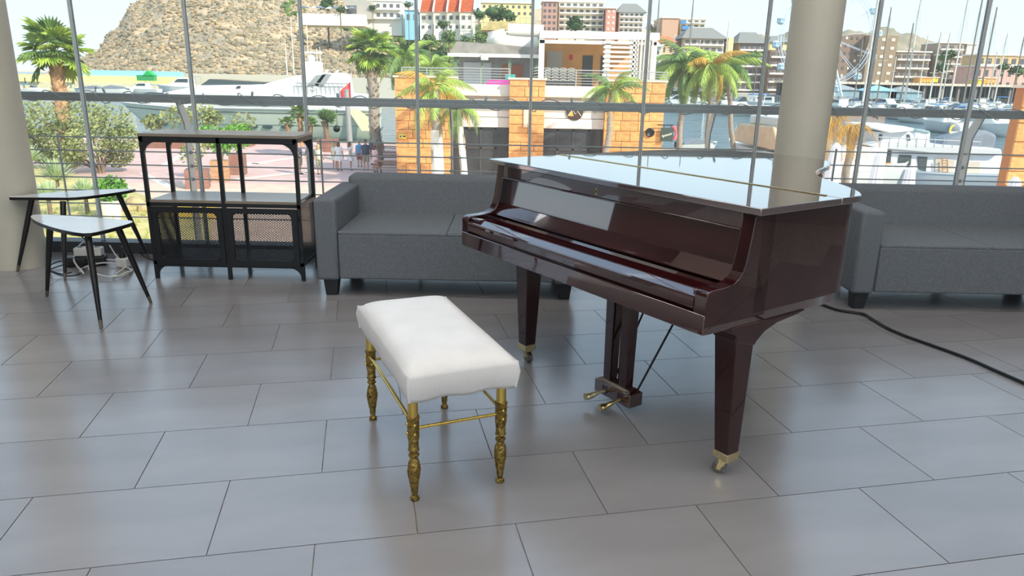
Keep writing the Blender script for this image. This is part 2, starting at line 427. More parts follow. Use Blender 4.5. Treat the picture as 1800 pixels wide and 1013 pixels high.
# ================================================================ LEAF TABLES
m_ttop = mat('table_top_laminate', (222, 224, 224), 0.12, var=0.06, scale=5, ior=1.8)  # pale base colour stands in for sky reflected in the tops
m_tedge = mat('table_black_edge', (24, 22, 22), 0.35)
m_tip = mat('table_leg_tip', (112, 104, 92), 0.4, 0.4)
def leaf(c, bulge, n=10):
    """closed outline through three corners with bowed sides and rounded corners"""
    C = [Vector(p) for p in c]; ce = sum(C, Vector((0, 0))) / 3; pts = []
    for i in range(3):
        a, b = C[i], C[(i + 1) % 3]; mid = (a + b) / 2; out = (mid - ce).normalized() * bulge[i]
        for k in range(n):
            t = k / n
            pts.append((1 - t) ** 2 * a + 2 * t * (1 - t) * (mid + out * 2 * .9) + t * t * b)
    for _ in range(2):   # soften
        pts = [(pts[i - 1] + pts[i] * 2 + pts[(i + 1) % len(pts)]) / 4 for i in range(len(pts))]
    return pts
def leaf_table(label, corners, bulge, zt, feet, tops):
    base = Vector((sum(c[0] for c in corners) / 3, sum(c[1] for c in corners) / 3))
    t = thing('leaf_table', label, 'table', (base.x, base.y, 0))
    o = leaf([Vector(c) - base for c in corners], bulge)
    area = sum(o[i - 1].x * o[i].y - o[i].x * o[i - 1].y for i in range(len(o)))
    if area < 0: o.reverse()
    e_ = MB().prism([(p.x, p.y) for p in o], zt - .020, zt - .0012).build('table_top', m_tedge, t)
    MB().prism([(p.x * .992, p.y * .992) for p in o], zt - .0014, zt).build('veneer', m_ttop, e_)
    for f, q in zip(feet, tops):
        p0 = Vector((f[0] - base.x, f[1] - base.y, 0)); p1 = Vector((q[0] - base.x, q[1] - base.y, zt - .02))
        pm = p0.lerp(p1, .09)
        l_ = MB().tube([pm, p0.lerp(p1, .55), p1], [.0105, .0165, .0185], 14).build('leg', m_tedge, t, smooth=True)
        MB().tube([p0, pm], [.0085, .0112], 14).build('leg_tip', m_tip, l_, smooth=True)
leaf_table('low leaf-shaped table with three splayed black legs in front of the taller one', [(-2.875, 4.215), (-2.155, 4.075), (-2.24, 3.685)], (.03, .02, .07), .50,
           [(-2.19, 3.628), (-2.149, 4.09), (-2.821, 4.172)], [(-2.285, 3.79), (-2.255, 4.03), (-2.70, 4.135)])
leaf_table('leaf-shaped side table standing against the column and the glass', [(-3.375, 4.70), (-2.70, 5.19), (-2.90, 4.74)], (.09, .05, .0), .512,
           [(-3.363, 4.72), (-2.928, 4.535), (-2.674, 5.14)], [(-3.22, 4.78), (-2.965, 4.70), (-2.80, 5.07)])

# ================================================================ CABLES AND PLUGS
m_wc = mat('white_plastic', (214, 212, 206), 0.45); m_bc = mat('black_plastic', (22, 23, 25), 0.45)
def cable(name, label, pts, r, m, n=8):
    return tag(MB().tube(spline(pts, n), r, 8).build(name, m, smooth=True), label, 'cable')
pp = gp(160, 466)
ps = thing('power_strip', 'white plastic power strip block lying under the low leaf table', 'power strip', (pp.x, pp.y, 0.07), R(8))
MB().box(-.09, .09, -.035, .035, 0, .06).build('body', m_wc, ps, bevel=.008)
for k in (-.055, 0, .055): MB().lathe([(.019, 0), (.019, .004), (.015, .004), (.015, .001)], 14, rot(loc=(k, 0, .059))).build('socket', m_gask, ps, smooth=True)
ad = thing('power_adapter', 'black power adapter brick lying below the white power strip', 'adapter', (pp.x - .02, pp.y + .0, 0.0), R(20))
MB().box(-.13, .12, -.05, .05, 0, .068).build('body', m_bc, ad, bevel=.01)
MB().lathe([(.03, 0), (.03, .012), (.022, .014)], 16, rot(R(90), 0, 0, (-.03, -.05, .036))).build('socket', m_bc, ad, smooth=True)
q = gp(218, 470)
pl = thing('power_plug', 'white plug adapter with a black plug standing by the low table leg', 'plug', (q.x, q.y, 0), R(-15))
MB().box(-.045, .045, -.03, .03, 0, .07).build('body', m_wc, pl, bevel=.01)
MB().lathe([(.022, 0), (.020, .03), (.009, .05), (.006, .08)], 12, rot(loc=(0, 0, .07))).build('plug', m_bc, pl, smooth=True)
def loop(cx, cy, rx, ry, a0, a1, z=.012, n=9):
    out = []
    for k in range(n):
        a = a0 + (a1 - a0) * k / (n - 1); p = gp(cx + rx * math.cos(a), cy + ry * math.sin(a)); out.append((p.x, p.y, z + .006 * math.sin(3 * a) + .006))
    return out
w1 = [tuple(gp(178, 463))[:2] + (.10,), tuple(gp(150, 452))[:2] + (.11,), tuple(gp(132, 470))[:2] + (.06,)] + loop(186, 480, 45, 12, 2.6, 6.8) + loop(195, 478, 38, 14, .6, 5.0, .02)
cable('extension_cord', 'tangled white extension cord looped on the floor behind the low table', w1, .0055, m_wc)
w2 = [tuple(gp(196, 455))[:2] + (.10,)] + [tuple(gp(210, 462))[:2] + (.03,), tuple(gp(236, 470))[:2] + (.01,), tuple(gp(222, 486))[:2] + (.01,), tuple(gp(198, 490))[:2] + (.01,), tuple(gp(232, 466))[:2] + (.02,), tuple(q)[:2] + (.03,)]
cable('white_cord', 'thin white cord running from the power strip to the plug adapter', w2, .005, m_wc)
b1 = [(-3.22, 5.10, .34), (-3.17, 5.10, .22), (-3.02, 5.05, .06)] + loop(120, 480, 32, 9, 3.9, -1.5) + loop(112, 477, 28, 10, 5, 1.0, .02)
cable('black_cable', 'coiled black cable on the floor between the two leaf tables', b1, .0045, m_bc)
b2 = [tuple(q)[:2] + (.14,), tuple(gp(234, 438))[:2] + (.04,), tuple(gp(250, 450))[:2] + (.008,), tuple(gp(268, 458))[:2] + (.006,), tuple(gp(300, 458))[:2] + (.006,)]
cable('black_plug_lead', 'black lead leaving the plug adapter towards the metal shelf', b2, .004, m_bc)
cpts = [tuple(gp(x, y))[:2] + (.009,) for x, y in [(1440, 536), (1470, 547), (1500, 552), (1520, 556), (1534, 565), (1560, 580), (1590, 593), (1640, 611), (1700, 633), (1750, 655), (1800, 677), (1850, 699), (1950, 735), (2080, 775)]]
cable('floor_cable', 'thick black cable running across the tiles from under the piano', cpts, .0085, m_bc)
q = gp(312, 464)
fs = MB().prism([(-.055, -.02), (.05, -.024), (.06, .02), (-.04, .025)], .0, .012).build('cardboard_scrap', mat('cardboard', (196, 176, 150), .8, var=.1), bevel=.003)
fs.location = (q.x, q.y, 0); tag(fs, 'small scrap of cardboard under the mesh shelf unit', 'cardboard')
# ================================================================ GRAND PIANO (local x along the keyboard, y towards the tail)
m_mah = mat('polished_mahogany', (48, 17, 19), 0.12, var=0.35, scale=3.5, stretch=(9, 9, 0.9), coat=1.0, ior=1.55)
m_mahh = mat('polished_mahogany_rails', (55, 19, 21), 0.12, var=0.3, scale=3.5, stretch=(0.9, 9, 9), coat=1.0, ior=1.55)
m_lid = mat('polished_mahogany_lid', (56, 18, 20), 0.05, var=0.25, scale=3, stretch=(1, 8, 8), coat=1.0, ior=2.9)
m_lid.node_tree.nodes['Principled BSDF'].inputs['Coat IOR'].default_value = 2.4
m_brass = mat('brass', (226, 208, 150), 0.22, 1.0, var=0.12, scale=30)
m_brassd = mat('dull_brass', (214, 200, 158), 0.35, 0.9, var=0.08, scale=60, detail=2)
m_steel = mat('caster_steel', (130, 128, 122), 0.4, 0.9, var=0.4, scale=90)
m_drod = mat('dark_rod', (52, 50, 50), 0.35, 0.8)
for _m in (m_mah, m_mahh): _m.node_tree.nodes['Principled BSDF'].inputs['Specular IOR Level'].default_value = 0.12
m_mahh.node_tree.nodes['Principled BSDF'].inputs['Coat IOR'].default_value = 2.3
po = gp(812, 431, .56)
PA = R(-55.3)
P = thing('grand_piano', 'polished red mahogany grand piano with closed lid and keyboard cover', 'piano', (po.x, po.y, 0), PA)
W = 1.484
def smooth_poly(pts, n=6, closed=True):
    out = []; Q = [Vector(p) for p in pts]; L = len(Q)
    for i in range(L):
        p0, p1, p2, p3 = Q[i - 1], Q[i], Q[(i + 1) % L], Q[(i + 2) % L]
        for k in range(n):
            t = k / n
            out.append(0.5 * ((2 * p1) + (p2 - p0) * t + (2 * p0 - 5 * p1 + 4 * p2 - p3) * t * t + (3 * p1 - p0 - 3 * p2 + p3) * t ** 3))
    return out
bent = spline([(1.512, .66), (1.505, .735), (1.455, .815), (1.357, .905), (1.253, .982), (1.152, 1.055), (1.06, 1.15), (.985, 1.27), (.92, 1.42), (.85, 1.58), (.74, 1.715), (.58, 1.765), (.40, 1.755), (.22, 1.69), (.07, 1.55), (-.01, 1.38), (-.04, 1.2)], 5)
bent = [(p[0], p[1]) for p in bent]
HB = .615
lid = MB().prism([(-.045, .178), (1.512, .178), (1.512, HB - .002), (-.045, HB - .002)], .931, .955).build('lid_flap', m_lid, P, bevel=.004, seg=3)
MB().prism([(-.045, HB), (1.512, HB)] + bent, .931, .955).build('lid', m_lid, P, bevel=.004, seg=3)
MB().box(-.05, 1.45, HB - .007, HB + .005, .9545, .958).build('hinge', m_brassd, lid)
# case (rim) behind the fallboard
ins = []
for (x, y) in bent:
    c = Vector((.65, .9)); d_ = Vector((x, y)) - c; ins.append(tuple(c + d_ * (1 - .03 / d_.length)))
ins = [(x if x > .0 else 0.0, y) for x, y in ins]
MB().prism([(0.0, .235), (W, .235), (W, .66)] + ins[1:], .597, .931).build('case', m_mah, P, smooth=True, ang=30)
MB().prism([(.004, .02), (W - .004, .02), (W - .004, .69), (1.42, .79), (.9, 1.35), (.6, 1.68), (.2, 1.6), (.004, 1.2)], .560, .597).build('key_bed', m_mahh, P, bevel=.003)
# cheeks: side arms with the S-curve
cheek = [(.0, .585), (.0, .688), (.006, .700), (.02, .706), (.09, .708), (.125, .714), (.150, .728), (.166, .750), (.176, .785), (.188, .86), (.197, .930), (.30, .930), (.30, .585)]
YZ = lambda x: Matrix(((0, 0, 1, x), (1, 0, 0, 0), (0, 1, 0, 0), (0, 0, 0, 1)))
for x0, x1 in ((0.0, .052), (W - .052, W)):
    MB().prism(cheek, x0, x1, YZ(0)).build('cheek', m_mah, P, bevel=.004, ang=25)
MB().box(0.002, W - .002, -.002, .04, .562, .628).build('front_rail', m_mahh, P, bevel=.003, ang=15)
# closed keyboard cover: nose, scoop, step
cov = [(.012, .628), (.002, .640), (.000, .664), (.001, .674), (.004, .6795), (.038, .6935), (.044, .6955), (.050, .6945), (.057, .690), (.064, .684), (.075, .678), (.105, .674), (.135, .676), (.150, .680), (.156, .690), (.172, .694), (.178, .704), (.20, .706), (.20, .628)]
MB().prism(cov, .053, W - .053, YZ(0)).build('keyboard_cover', m_mahh, P, smooth=True, ang=10)
for x0, x1 in ((.053, .125), (W - .075, W - .053)):
    MB().prism([(.016, .69), (.016, .7005), (.075, .7005), (.098, .690), (.105, .676), (.105, .66)], x0, x1, YZ(0)).build('key_block', m_mahh, P, bevel=.003)
MB().prism([(.152, .700), (.147, .706), (.150, .7085), (.154, .7120), (.200, .7505), (.205, .752), (.235, .752), (.235, .700)], .053, W - .053, YZ(0)).build('fallboard_ledge', m_mahh, P)
fbp = MB().prism([(.205, .752), (.222, .872), (.25, .872), (.25, .752)], .053, W - .053, YZ(0)).build('fallboard', m_mahh, P)
MB().box(.053, W - .053, .190, .25, .872, .878).build('moulding', m_mahh, P, bevel=.002)
MB().box(.053, W - .053, .196, .25, .878, .931).build('lid_rail', m_mahh, P, bevel=.002)
lk = MB().lathe([(.0055, 0), (.0055, .003)], 12, rot(R(90), 0, 0, (W / 2 - .02, .196, .908))).box(W / 2 - .0255, W / 2 - .0145, .193, .196, .893, .908)
lko = lk.lathe([(.0055, 0), (.0055, .003)], 12, rot(R(90), 0, 0, (W / 2 - .02, .196, .893))).build('lock_plate', m_brass, P)
MB().box(W / 2 - .022, W / 2 - .018, .1915, .194, .894, .908).build('keyhole', m_bc, lko)
# legs
def piano_leg(cx, cy, ct, yt, bracket, turn, smallbr=False):
    b, tp = .029, .047
    lg = MB().taper((cx - b, cx + b, cy - b, cy + b, .078), (ct - tp, ct + tp, yt - tp, yt + tp, .535)).build('leg', m_mah, P, bevel=.003)
    fr_ = MB().box(cx - b - .003, cx + b + .003, cy - b - .003, cy + b + .003, .062, .090).build('ferrule', m_brassd, lg, bevel=.002)
    M = rot(0, 0, turn, (cx, cy, 0))
    w = MB()
    for s in (-1, 1):
        w.prism([(-.014, .062), (.014, .062), (.026, .030), (.024, .018), (.012, .018), (.006, .034)], s * .0175 - .002, s * .0175 + .002, M @ Matrix(((0, 0, 1, 0), (-1, 0, 0, 0), (0, 1, 0, 0), (0, 0, 0, 1))))
    w.box(-.022, .022, -.022, .022, .052, .064, M)
    w.build('caster_fork', m_brass, lg)
    MB().lathe([(.0215, -.015), (.0245, -.013), (.0245, .013), (.0215, .015)], 18, M @ rot(0, R(90), 0, (0, -.018, .0245))).build('caster_wheel', m_steel, lg, smooth=True)
    if bracket:
        y0 = yt - tp
        MB().prism([(y0 - .03, .562), (y0 - .03, .545), (y0 - .005, .535), (y0, .505), (yt + tp, .48), (yt + tp + .012, .495), (yt + tp + .05, .522), (yt + tp + .11, .541), (yt + tp + .22, .552), (yt + tp + .27, .562)][::-1], ct - tp - .003, ct + tp + .003, YZ(0)).build('leg_bracket', m_mah, lg, bevel=.003, ang=25)
    else:
        MB().taper((ct - tp - .02, ct + tp + .02, yt - tp - .02, yt + tp + .03, .53), (ct - tp - .03, ct + tp + .03, yt - tp - .03, yt + tp + .08, .562)).build('leg_bracket', m_mah, lg, bevel=.003)
piano_leg(1.459, .212, 1.436, .215, True, R(-60))
piano_leg(.228, .232, .228, .232, True, R(80))
piano_leg(.60, 1.40, .60, 1.40, False, R(20))
# pedal lyre
ly = MB().box(.745, .962, .220, .292, .042, .100).build('pedal_lyre', m_mahh, P, bevel=.003)
MB().taper((.748, .958, .225, .288, .100), (.77, .936, .238, .276, .112)).build('lyre_moulding', m_mahh, ly)
for x in (.800, .895): MB().taper((x - .021, x + .021, .236, .278, .108), (x - .0245, x + .0245, .232, .284, .562)).build('lyre_post', m_mah, ly, bevel=.002)
MB().cyl((.848, .262, .10), (.848, .262, .56), .0045, n=8).build('pedal_rod', m_drod, ly)
MB().cyl((.800, .285, .105), (.77, .56, .56), .0045, n=8).build('lyre_brace', m_drod, ly)
MB().cyl((.940, .285, .105), (.97, .56, .56), .0045, n=8).build('lyre_brace', m_drod, ly)
for x, up, mt in ((.812, .0, m_brassd), (.905, -.012, m_brass)):
    MB().box(x - .016, x + .016, .2185, .2202, .058, .088).build('pedal_plate', m_mah, ly)
    pts = [(x, .225, .070), (x - .004, .205, .069 + up * .3), (x - .012, .185, .062 + up * .7), (x - .022, .165, .050 + up), (x - .030, .148, .044 + up), (x - .033, .140, .044 + up)]
    pd = MB().tube(spline(pts, 4), [.007 + .012 * min(1, max(0, (k - 5) / 9)) for k in range(21)], 10)
    for i, v in enumerate(pd.v): pd.v[i] = (v[0], v[1], .050 + up + (v[2] - .050 - up) * .75)
    pd.build('pedal', mt, ly, smooth=True, ang=60)

# ================================================================ BENCH
m_lea = mat('white_leatherette', (236, 233, 229), 0.42, var=0.04, scale=6, bump=0.16, bscale=11)
m_gold = mat('polished_gold_brass', (232, 200, 108), 0.16, 1.0)
m_anti = mat('antique_brass', (160, 134, 74), 0.36, 1.0, var=0.45, scale=70, bump=0.6, bscale=90)
FL, FR, BL, BR = gp(722, 880), gp(874, 849), gp(661, 736), gp(786, 715)
bc = (FL + FR + BL + BR) / 4
ba = math.atan2(((FR - FL) + (BR - BL)).y, ((FR - FL) + (BR - BL)).x)
B = thing('piano_bench', 'white leatherette piano bench on turned brass legs', 'bench', (bc.x, bc.y, 0), ba)
hx, hy = .150, .308
# cushion: puffed box with soft, seamed corners
def cush(u, v):
    a, b = u * 2 - 1, v * 2 - 1
    return a, b
cb = MB(); NX, NY = 14, 24; cx_, cy_ = .181, .372
def top_pt(i, j):
    a, b = -1 + 2 * i / NX, -1 + 2 * j / NY
    ra = (1 - abs(a) ** 6) * (1 - abs(b) ** 8)
    z = .462 + .040 * ra ** .8
    return (a * cx_ * (1 - .012 * (1 - b * b)), b * cy_ * (1 - .008 * (1 - a * a)), z)
idx = {}
for j in range(NY + 1):
    for i in range(NX + 1): idx[(i, j)] = len(cb.v); cb.v.append(top_pt(i, j))
for j in range(NY):
    for i in range(NX): cb.f.append((idx[(i, j)], idx[(i + 1, j)], idx[(i + 1, j + 1)], idx[(i, j + 1)]))
ring = [(i, 0) for i in range(NX)] + [(NX, j) for j in range(NY)] + [(i, NY) for i in range(NX, 0, -1)] + [(0, j) for j in range(NY, 0, -1)]
levels = [(.452, 1.010), (.43, 1.022), (.405, 1.012), (.385, .99), (.372, .965)]
prev = [idx[r] for r in ring]
for z, s in levels:
    cur = []
    for r in ring:
        p = cb.v[idx[r]]
        wv = .004 * math.sin(p[0] * 40 + p[1] * 23)
        cur.append(len(cb.v)); cb.v.append((p[0] * s, p[1] * (1 + (s - 1) * .6), z + (wv if z < .39 else 0)))
    for k in range(len(ring)):
        k2 = (k + 1) % len(ring); cb.f.append((prev[k], cur[k], cur[k2], prev[k2]))
    prev = cur
cb.f.append(tuple(reversed(prev)))
cu = cb.build('cushion', m_lea, B, smooth=True, ang=75)
for sx in (-1, 1):
    for sy in (-1, 1):
        MB().tube([(sx * cx_ * .985, sy * cy_ * .99, .463), (sx * cx_ * 1.012, sy * cy_ * 1.008, .43), (sx * cx_ * .97, sy * cy_ * .985, .374)], [.004, .0045, .004], 6).build('corner_seam', m_lea, cu, smooth=True)
lowp = [(.014, 0), (.016, .004), (.015, .010), (.009, .016), (.010, .024), (.012, .03), (.0125, .05), (.017, .075), (.0205, .100), (.021, .118), (.0185, .136), (.012, .150), (.010, .156), (.017, .160), (.018, .165), (.012, .170), (.013, .176), (.0185, .180), (.0185, .184), (.0165, .188), (.0165, .214), (.018, .217), (.016, .222)]
for sx in (-1, 1):
    for sy in (-1, 1):
        x, y = sx * hx, sy * hy
        lg = MB().lathe(lowp, 16, rot(loc=(x, y, 0))).build('leg', m_anti, B, smooth=True, ang=50)
        rb = MB()
        for k in range(8):
            a = k * math.pi / 4
            rb.tube([(x + .0125 * math.cos(a), y + .0125 * math.sin(a), .05), (x + .0212 * math.cos(a), y + .0212 * math.sin(a), .108), (x + .0125 * math.cos(a), y + .0125 * math.sin(a), .148)], .0022, 5)
        rb.build('leg_ribs', m_anti, lg, smooth=True)
        MB().lathe([(.0185, .222), (.0195, .226), (.0195, .288), (.0215, .292), (.0215, .298), (.0185, .300)], 16, rot(loc=(x, y, 0))).build('sleeve', m_anti, lg, smooth=True, ang=50)
        MB().lathe([(.0165, .298), (.0165, .38)], 18, rot(loc=(x, y, 0))).build('tube', m_gold, lg, smooth=True)
        for z in (.243, .275):
            MB().ball((x, y - .0195, z), .0055, 8, 6).ball((x + sx * .0195, y, z), .0055, 8, 6).build('bolt', m_gold, lg, smooth=True)
for s in (-1, 1):
    for z, off in ((.262, .006), (.278, -.006)):
        MB().cyl((s * hx + off, -hy, z), (s * hx + off, hy, z), .0052, n=10).build('side_rod', m_gold, B, smooth=True)
    MB().cyl((-hx, s * hy, .256), (hx, s * hy, .256), .0055, n=10).build('end_rod', m_gold, B, smooth=True)
# ================================================================ OUTSIDE: GROUND, WATER, HILLS
G, WL = -4.25, -5.0
random.seed(11)
m_pave = mat('plaza_paving', (214, 178, 168), 0.85, var=0.08, scale=1.2)
m_pave2 = mat('plaza_paving_sunlit', (226, 192, 168), 0.85, var=0.08, scale=1.2)  # sunlight on the near square put into a lighter sand colour
m_strip = mat('pale_paving_strip', (236, 224, 206), 0.85)
m_quay = mat('quay_stone', (190, 184, 172), 0.85, var=0.1, scale=2)
m_soil = mat('dry_garden_soil', (222, 198, 128), 0.95, var=0.2, scale=1.5, col2=(176, 168, 104))
m_yel = mat('yellow_painted_wall', (244, 206, 92), 0.8, var=0.08)
pv = MB().prism([(-90, 6.1), (70, 6.1), (70, 33), (19, 33), (19, 62), (-90, 62)], WL - .6, G).build('pavement', m_pave)
tag(pv, 'pinkish paved harbour square below the window', None, None, 'structure')
MB().prism([(-40, 6.3), (16, 6.3), (16, 38.6), (-19, 37.2), (-40, 36.2)], G, G + .012).build('sunlit_paving_field', m_pave2, pv)
def strip(a, b, w):
    A, B_ = gp(*a, G), gp(*b, G); n = (B_ - A).cross(Vector((0, 0, 1))).normalized() * w / 2
    MB().prism([tuple((A - n).xy), tuple((A + n).xy), tuple((B_ + n).xy), tuple((B_ - n).xy)][::-1], G + .012, G + .022).build('paving_strip', m_strip, pv)
for a, b, w in (((286, 292), (326, 270), .45), ((300, 287), (345, 288), .4), ((429, 291), (556, 272), .5), ((415, 316), (560, 300), .5), ((425, 287), (470, 289), .35), ((560, 275), (690, 262), .5), ((250, 305), (300, 330), .4)): strip(a, b, w)
MB().box(-90, 19, 61.4, 62.05, G - .02, G + .14).build('quay_kerb', m_quay, pv)
# garden bed under the window
gb = [gp(-260, 300, G), gp(60, 292, G), gp(205, 330, G), gp(300, 366, G), gp(372, 392, G), gp(372, 470, G), gp(-400, 470, G)]
bed = MB().prism([tuple(p.xy) for p in gb][::-1], G, G + .12).build('garden_bed', m_soil); tag(bed, 'dry ochre garden bed at the foot of the window', 'garden bed', None, 'structure')
ya, yb = gp(292, 386, G), gp(376, 388, G)
yw = MB().prism([(ya.x, ya.y), (yb.x, yb.y), (yb.x, yb.y + .4), (ya.x, ya.y + .4)], G, G + .55).build('low_wall', m_yel, bevel=.03); tag(yw, 'low yellow painted wall beside the garden bed', 'wall')
m_rock = mat('garden_rock', (186, 162, 120), 0.95, var=0.25, scale=3, bump=0.5, bscale=6)
for i, (x, y, r) in enumerate(((238, 362, .38), (255, 372, .30), (222, 372, .26), (268, 360, .28))):
    p = gp(x, y, G + .1); b = MB().ball((0, 0, 0), (r, r * .8, r * .7), 9, 6)
    b.v = [(v[0] * (1 + .25 * random.random()), v[1], v[2] * (1 + .3 * random.random())) for v in b.v]
    o = b.build('garden_rock', m_rock, smooth=True, ang=30); o.location = p + Vector((0, 0, r * .3))
    tag(o, ['biggest tan rock in the bed by the potted bush', 'low tan rock nearest the yellow wall', 'flat tan rock beside the white pot', 'small tan rock at the back of the bed'][i], 'rock', 'garden rocks')

# sea
w = bpy.data.materials.new('harbour_water'); w.use_nodes = True; n_ = w.node_tree.nodes; l_ = w.node_tree.links; b_ = n_['Principled BSDF']
b_.inputs['Base Color'].default_value = (*lin((96, 118, 124)), 1); b_.inputs['Roughness'].default_value = .05; b_.inputs['IOR'].default_value = 1.33
t_ = n_.new('ShaderNodeTexCoord'); mp_ = n_.new('ShaderNodeMapping'); mp_.inputs['Scale'].default_value = (.35, 1.1, 1); no_ = n_.new('ShaderNodeTexNoise'); no_.inputs['Scale'].default_value = .55; no_.inputs['Detail'].default_value = 4
bp_ = n_.new('ShaderNodeBump'); bp_.inputs['Strength'].default_value = 1.0; bp_.inputs['Distance'].default_value = 1.6
l_.new(t_.outputs['Object'], mp_.inputs[0]); l_.new(mp_.outputs[0], no_.inputs[0]); l_.new(no_.outputs[0], bp_.inputs['Height']); l_.new(bp_.outputs[0], b_.inputs['Normal'])
sea = MB().box(-900, 900, 20, 1800, WL - 2, WL).build('harbour_water', w); tag(sea, 'rippled grey harbour water', None, None, 'structure')

def pwl(tab, x):
    for (a, ya_), (b, yb_) in zip(tab, tab[1:]):
        if x <= b: t = max(0, min(1, (x - a) / (b - a))); return ya_ + (yb_ - ya_) * (t * t * (3 - 2 * t))
    return tab[-1][1]
from mathutils import noise as mnoise
m_hill = mat('dry_hill', (202, 178, 146), 0.95, scale=0.10, col2=(160, 147, 124), detail=8, bump=0.6, bscale=.35, thr=(.4, .6))
m_hill2 = mat('far_dry_hill', (172, 154, 130), 0.95, scale=0.03, col2=(140, 136, 112), detail=8, bump=0.4, bscale=.15)
RIDGE = [(60, 132), (112, 126), (130, 112), (165, 92), (200, 55), (240, 4), (300, -48), (400, -80), (500, -52), (560, -6), (640, 4), (700, 14), (760, 20), (850, 14), (950, 16), (1050, 24), (1130, 46), (1165, 78), (1200, 104), (1290, 140)]
FOOT = [(60, 138), (300, 137), (560, 139), (700, 145), (1290, 156)]
def hill_pt(p, s, RID=RIDGE, FT=FOOT, Y0=250, Y1=440, amp=3.0):
    yr, yf = pwl(RID, p), pwl(FT, p)
    k = 1 - s if s > 1 else 0
    Y = Y0 + (Y1 - Y0) * s
    q = at(p, yf + (yr - yf) * min(s, 1) ** .85, Y)
    d = mnoise.fractal(Vector((q.x * .045, q.y * .045, 3.1)), .8, 2.1, 5)
    q.z += d * amp * min(1, s * 3) + k * 60
    return q
hb = MB().grid(lambda u, v: tuple(hill_pt(60 + 1230 * u, v * 1.15)), 260, 90)
from mathutils.bvhtree import BVHTree
HBVH = BVHTree.FromPolygons(hb.v, hb.f)
def terrain(x, y, default):
    h = HBVH.ray_cast(Vector((x, y, 500)), Vector((0, 0, -1)))
    return h[0].z if h[0] else default
hl = hb.build('hill', m_hill, smooth=True, ang=180); tag(hl, 'steep dry brown hill with scrub above the harbour', None, None, 'structure')
R2 = [(1150, 150), (1230, 100), (1290, 73), (1340, 66), (1400, 57), (1470, 52), (1530, 55), (1556, 50), (1590, 58), (1640, 77), (1700, 100), (1760, 122), (1850, 148)]
F2 = [(1150, 152), (1850, 162)]
h2 = MB().grid(lambda u, v: tuple(hill_pt(1150 + 700 * u, v * 1.1, R2, F2, 480, 700, 5.0)), 120, 40)
ho = h2.build('hill_far', m_hill2, smooth=True, ang=180); ho.name = 'hill'; tag(ho, 'hazy rounded hill behind the big wheel', None, None, 'structure')
# scrub on the hill: uncountable low bushes
def scrub(name, label, m, n, pr, sr, rmin, rmax, seed, cond=None):
    random.seed(seed); b = MB()
    for _ in range(n):
        p = pr[0] + (pr[1] - pr[0]) * random.random(); s = sr[0] + (sr[1] - sr[0]) * random.random()
        if cond and not cond(p, s): continue
        q = hill_pt(p, s); r = rmin + (rmax - rmin) * random.random() ** 2
        k = len(b.v); b.ball((q.x, q.y, q.z + r * .25), (r, r, r * .75), 6, 4)
        for i in range(k, len(b.v)):
            v = b.v[i]; f = .75 + .5 * random.random()
            b.v[i] = (q.x + (v[0] - q.x) * f, q.y + (v[1] - q.y) * f, q.z + (v[2] - q.z) * f)
    o = b.build(name, m, smooth=False); tag(o, label, 'bushes', None, 'stuff'); return o
m_sc1 = mat('dry_scrub', (172, 155, 127), 0.95, scale=.12, col2=(134, 126, 104), detail=5)
m_sc2 = mat('ochre_scrub', (204, 176, 136), 0.95, scale=.12, col2=(182, 156, 120), detail=5)
m_sc3 = mat('green_scrub', (122, 140, 74), 0.95, scale=.25, col2=(70, 96, 52), detail=5)
scrub('dry_bushes', 'grey-brown dry scrub covering the hillside', m_sc1, 9000, (110, 720), (.02, 1.02), .3, 1.25, 1)
scrub('ochre_bushes', 'ochre dry scrub patches on the hillside', m_sc2, 3600, (110, 720), (.02, 1.0), .3, 1.0, 2)
scrub('green_bushes', 'green bushes on the slope below the hillside houses', m_sc3, 2200, (500, 1010), (.04, .70), .8, 2.4, 3, lambda p, s: p > 690 or s > .55)
# far promenade behind the marina
prm = MB().box(20, 600, 262, 300, WL - 1, -2.6).build('promenade', m_quay); tag(prm, 'stone promenade behind the marina', None, None, 'structure')

# ================================================================ STONE-CLAD HARBOUR BUILDING
m_stone = mat('orange_stone', (242, 180, 112), 0.85, scale=2.2, rand=0.13, bump=0.6, bscale=5, detail=9, col2=(224, 146, 80), stretch=(1, 1, 1.8), thr=(.38, .7))
m_pilb = mat('pillar_mortar', (188, 124, 76), 0.9)
m_cap = mat('stone_coping', (232, 214, 188), 0.8)
m_wht = mat('white_render', (236, 229, 215), 0.8, var=0.03)
m_grys = mat('grey_soffit', (186, 178, 164), 0.8)
m_dglass = mat('dark_shop_glass', (62, 66, 68), 0.12, var=0.2, scale=1.0)
m_dframe = mat('dark_window_frame', (74, 74, 72), 0.5)
m_galv = mat('galvanised_rail', (176, 178, 174), 0.45, 0.4)
stone_me = MB().box(-.5, .5, -.5, .5, -.5, .5).mesh('stone'); stone_me.materials.append(m_stone)
def stones(par, x0, x1, y, z0, z1, ch=.47, seed=0, side=0):
    random.seed(seed); z = z0; row = 0
    while z < z1 - .05:
        h = min(ch * random.choice((.8, 1, 1, 1.15)), z1 - z)
        if z1 - z - h < .2: h = z1 - z
        x = x0
        while x < x1 - .01:
            L = random.uniform(.5, 1.15)
            if x1 - x - L < .35: L = x1 - x
            s = link('stone', stone_me, par)
            s.location = (x + L / 2, y + random.uniform(-.012, .012), z + h / 2); s.scale = (L - .026, .09, h - .026)
            x += L
        z += h
BY = 40.0
hb_ = thing('harbour_building', 'two-storey building with orange stone pillars and white walls on the square', 'building', (0, BY, G))
def BX(px, Y=BY): return at(px, 200, Y).x
def BZ(py, px=930, Y=BY): return at(px, py, Y).z
zt = BZ(137)
def local(parts): return parts
pil = [(695, 795, 1), (895, 957, 2), (1063, 1167, 3)]
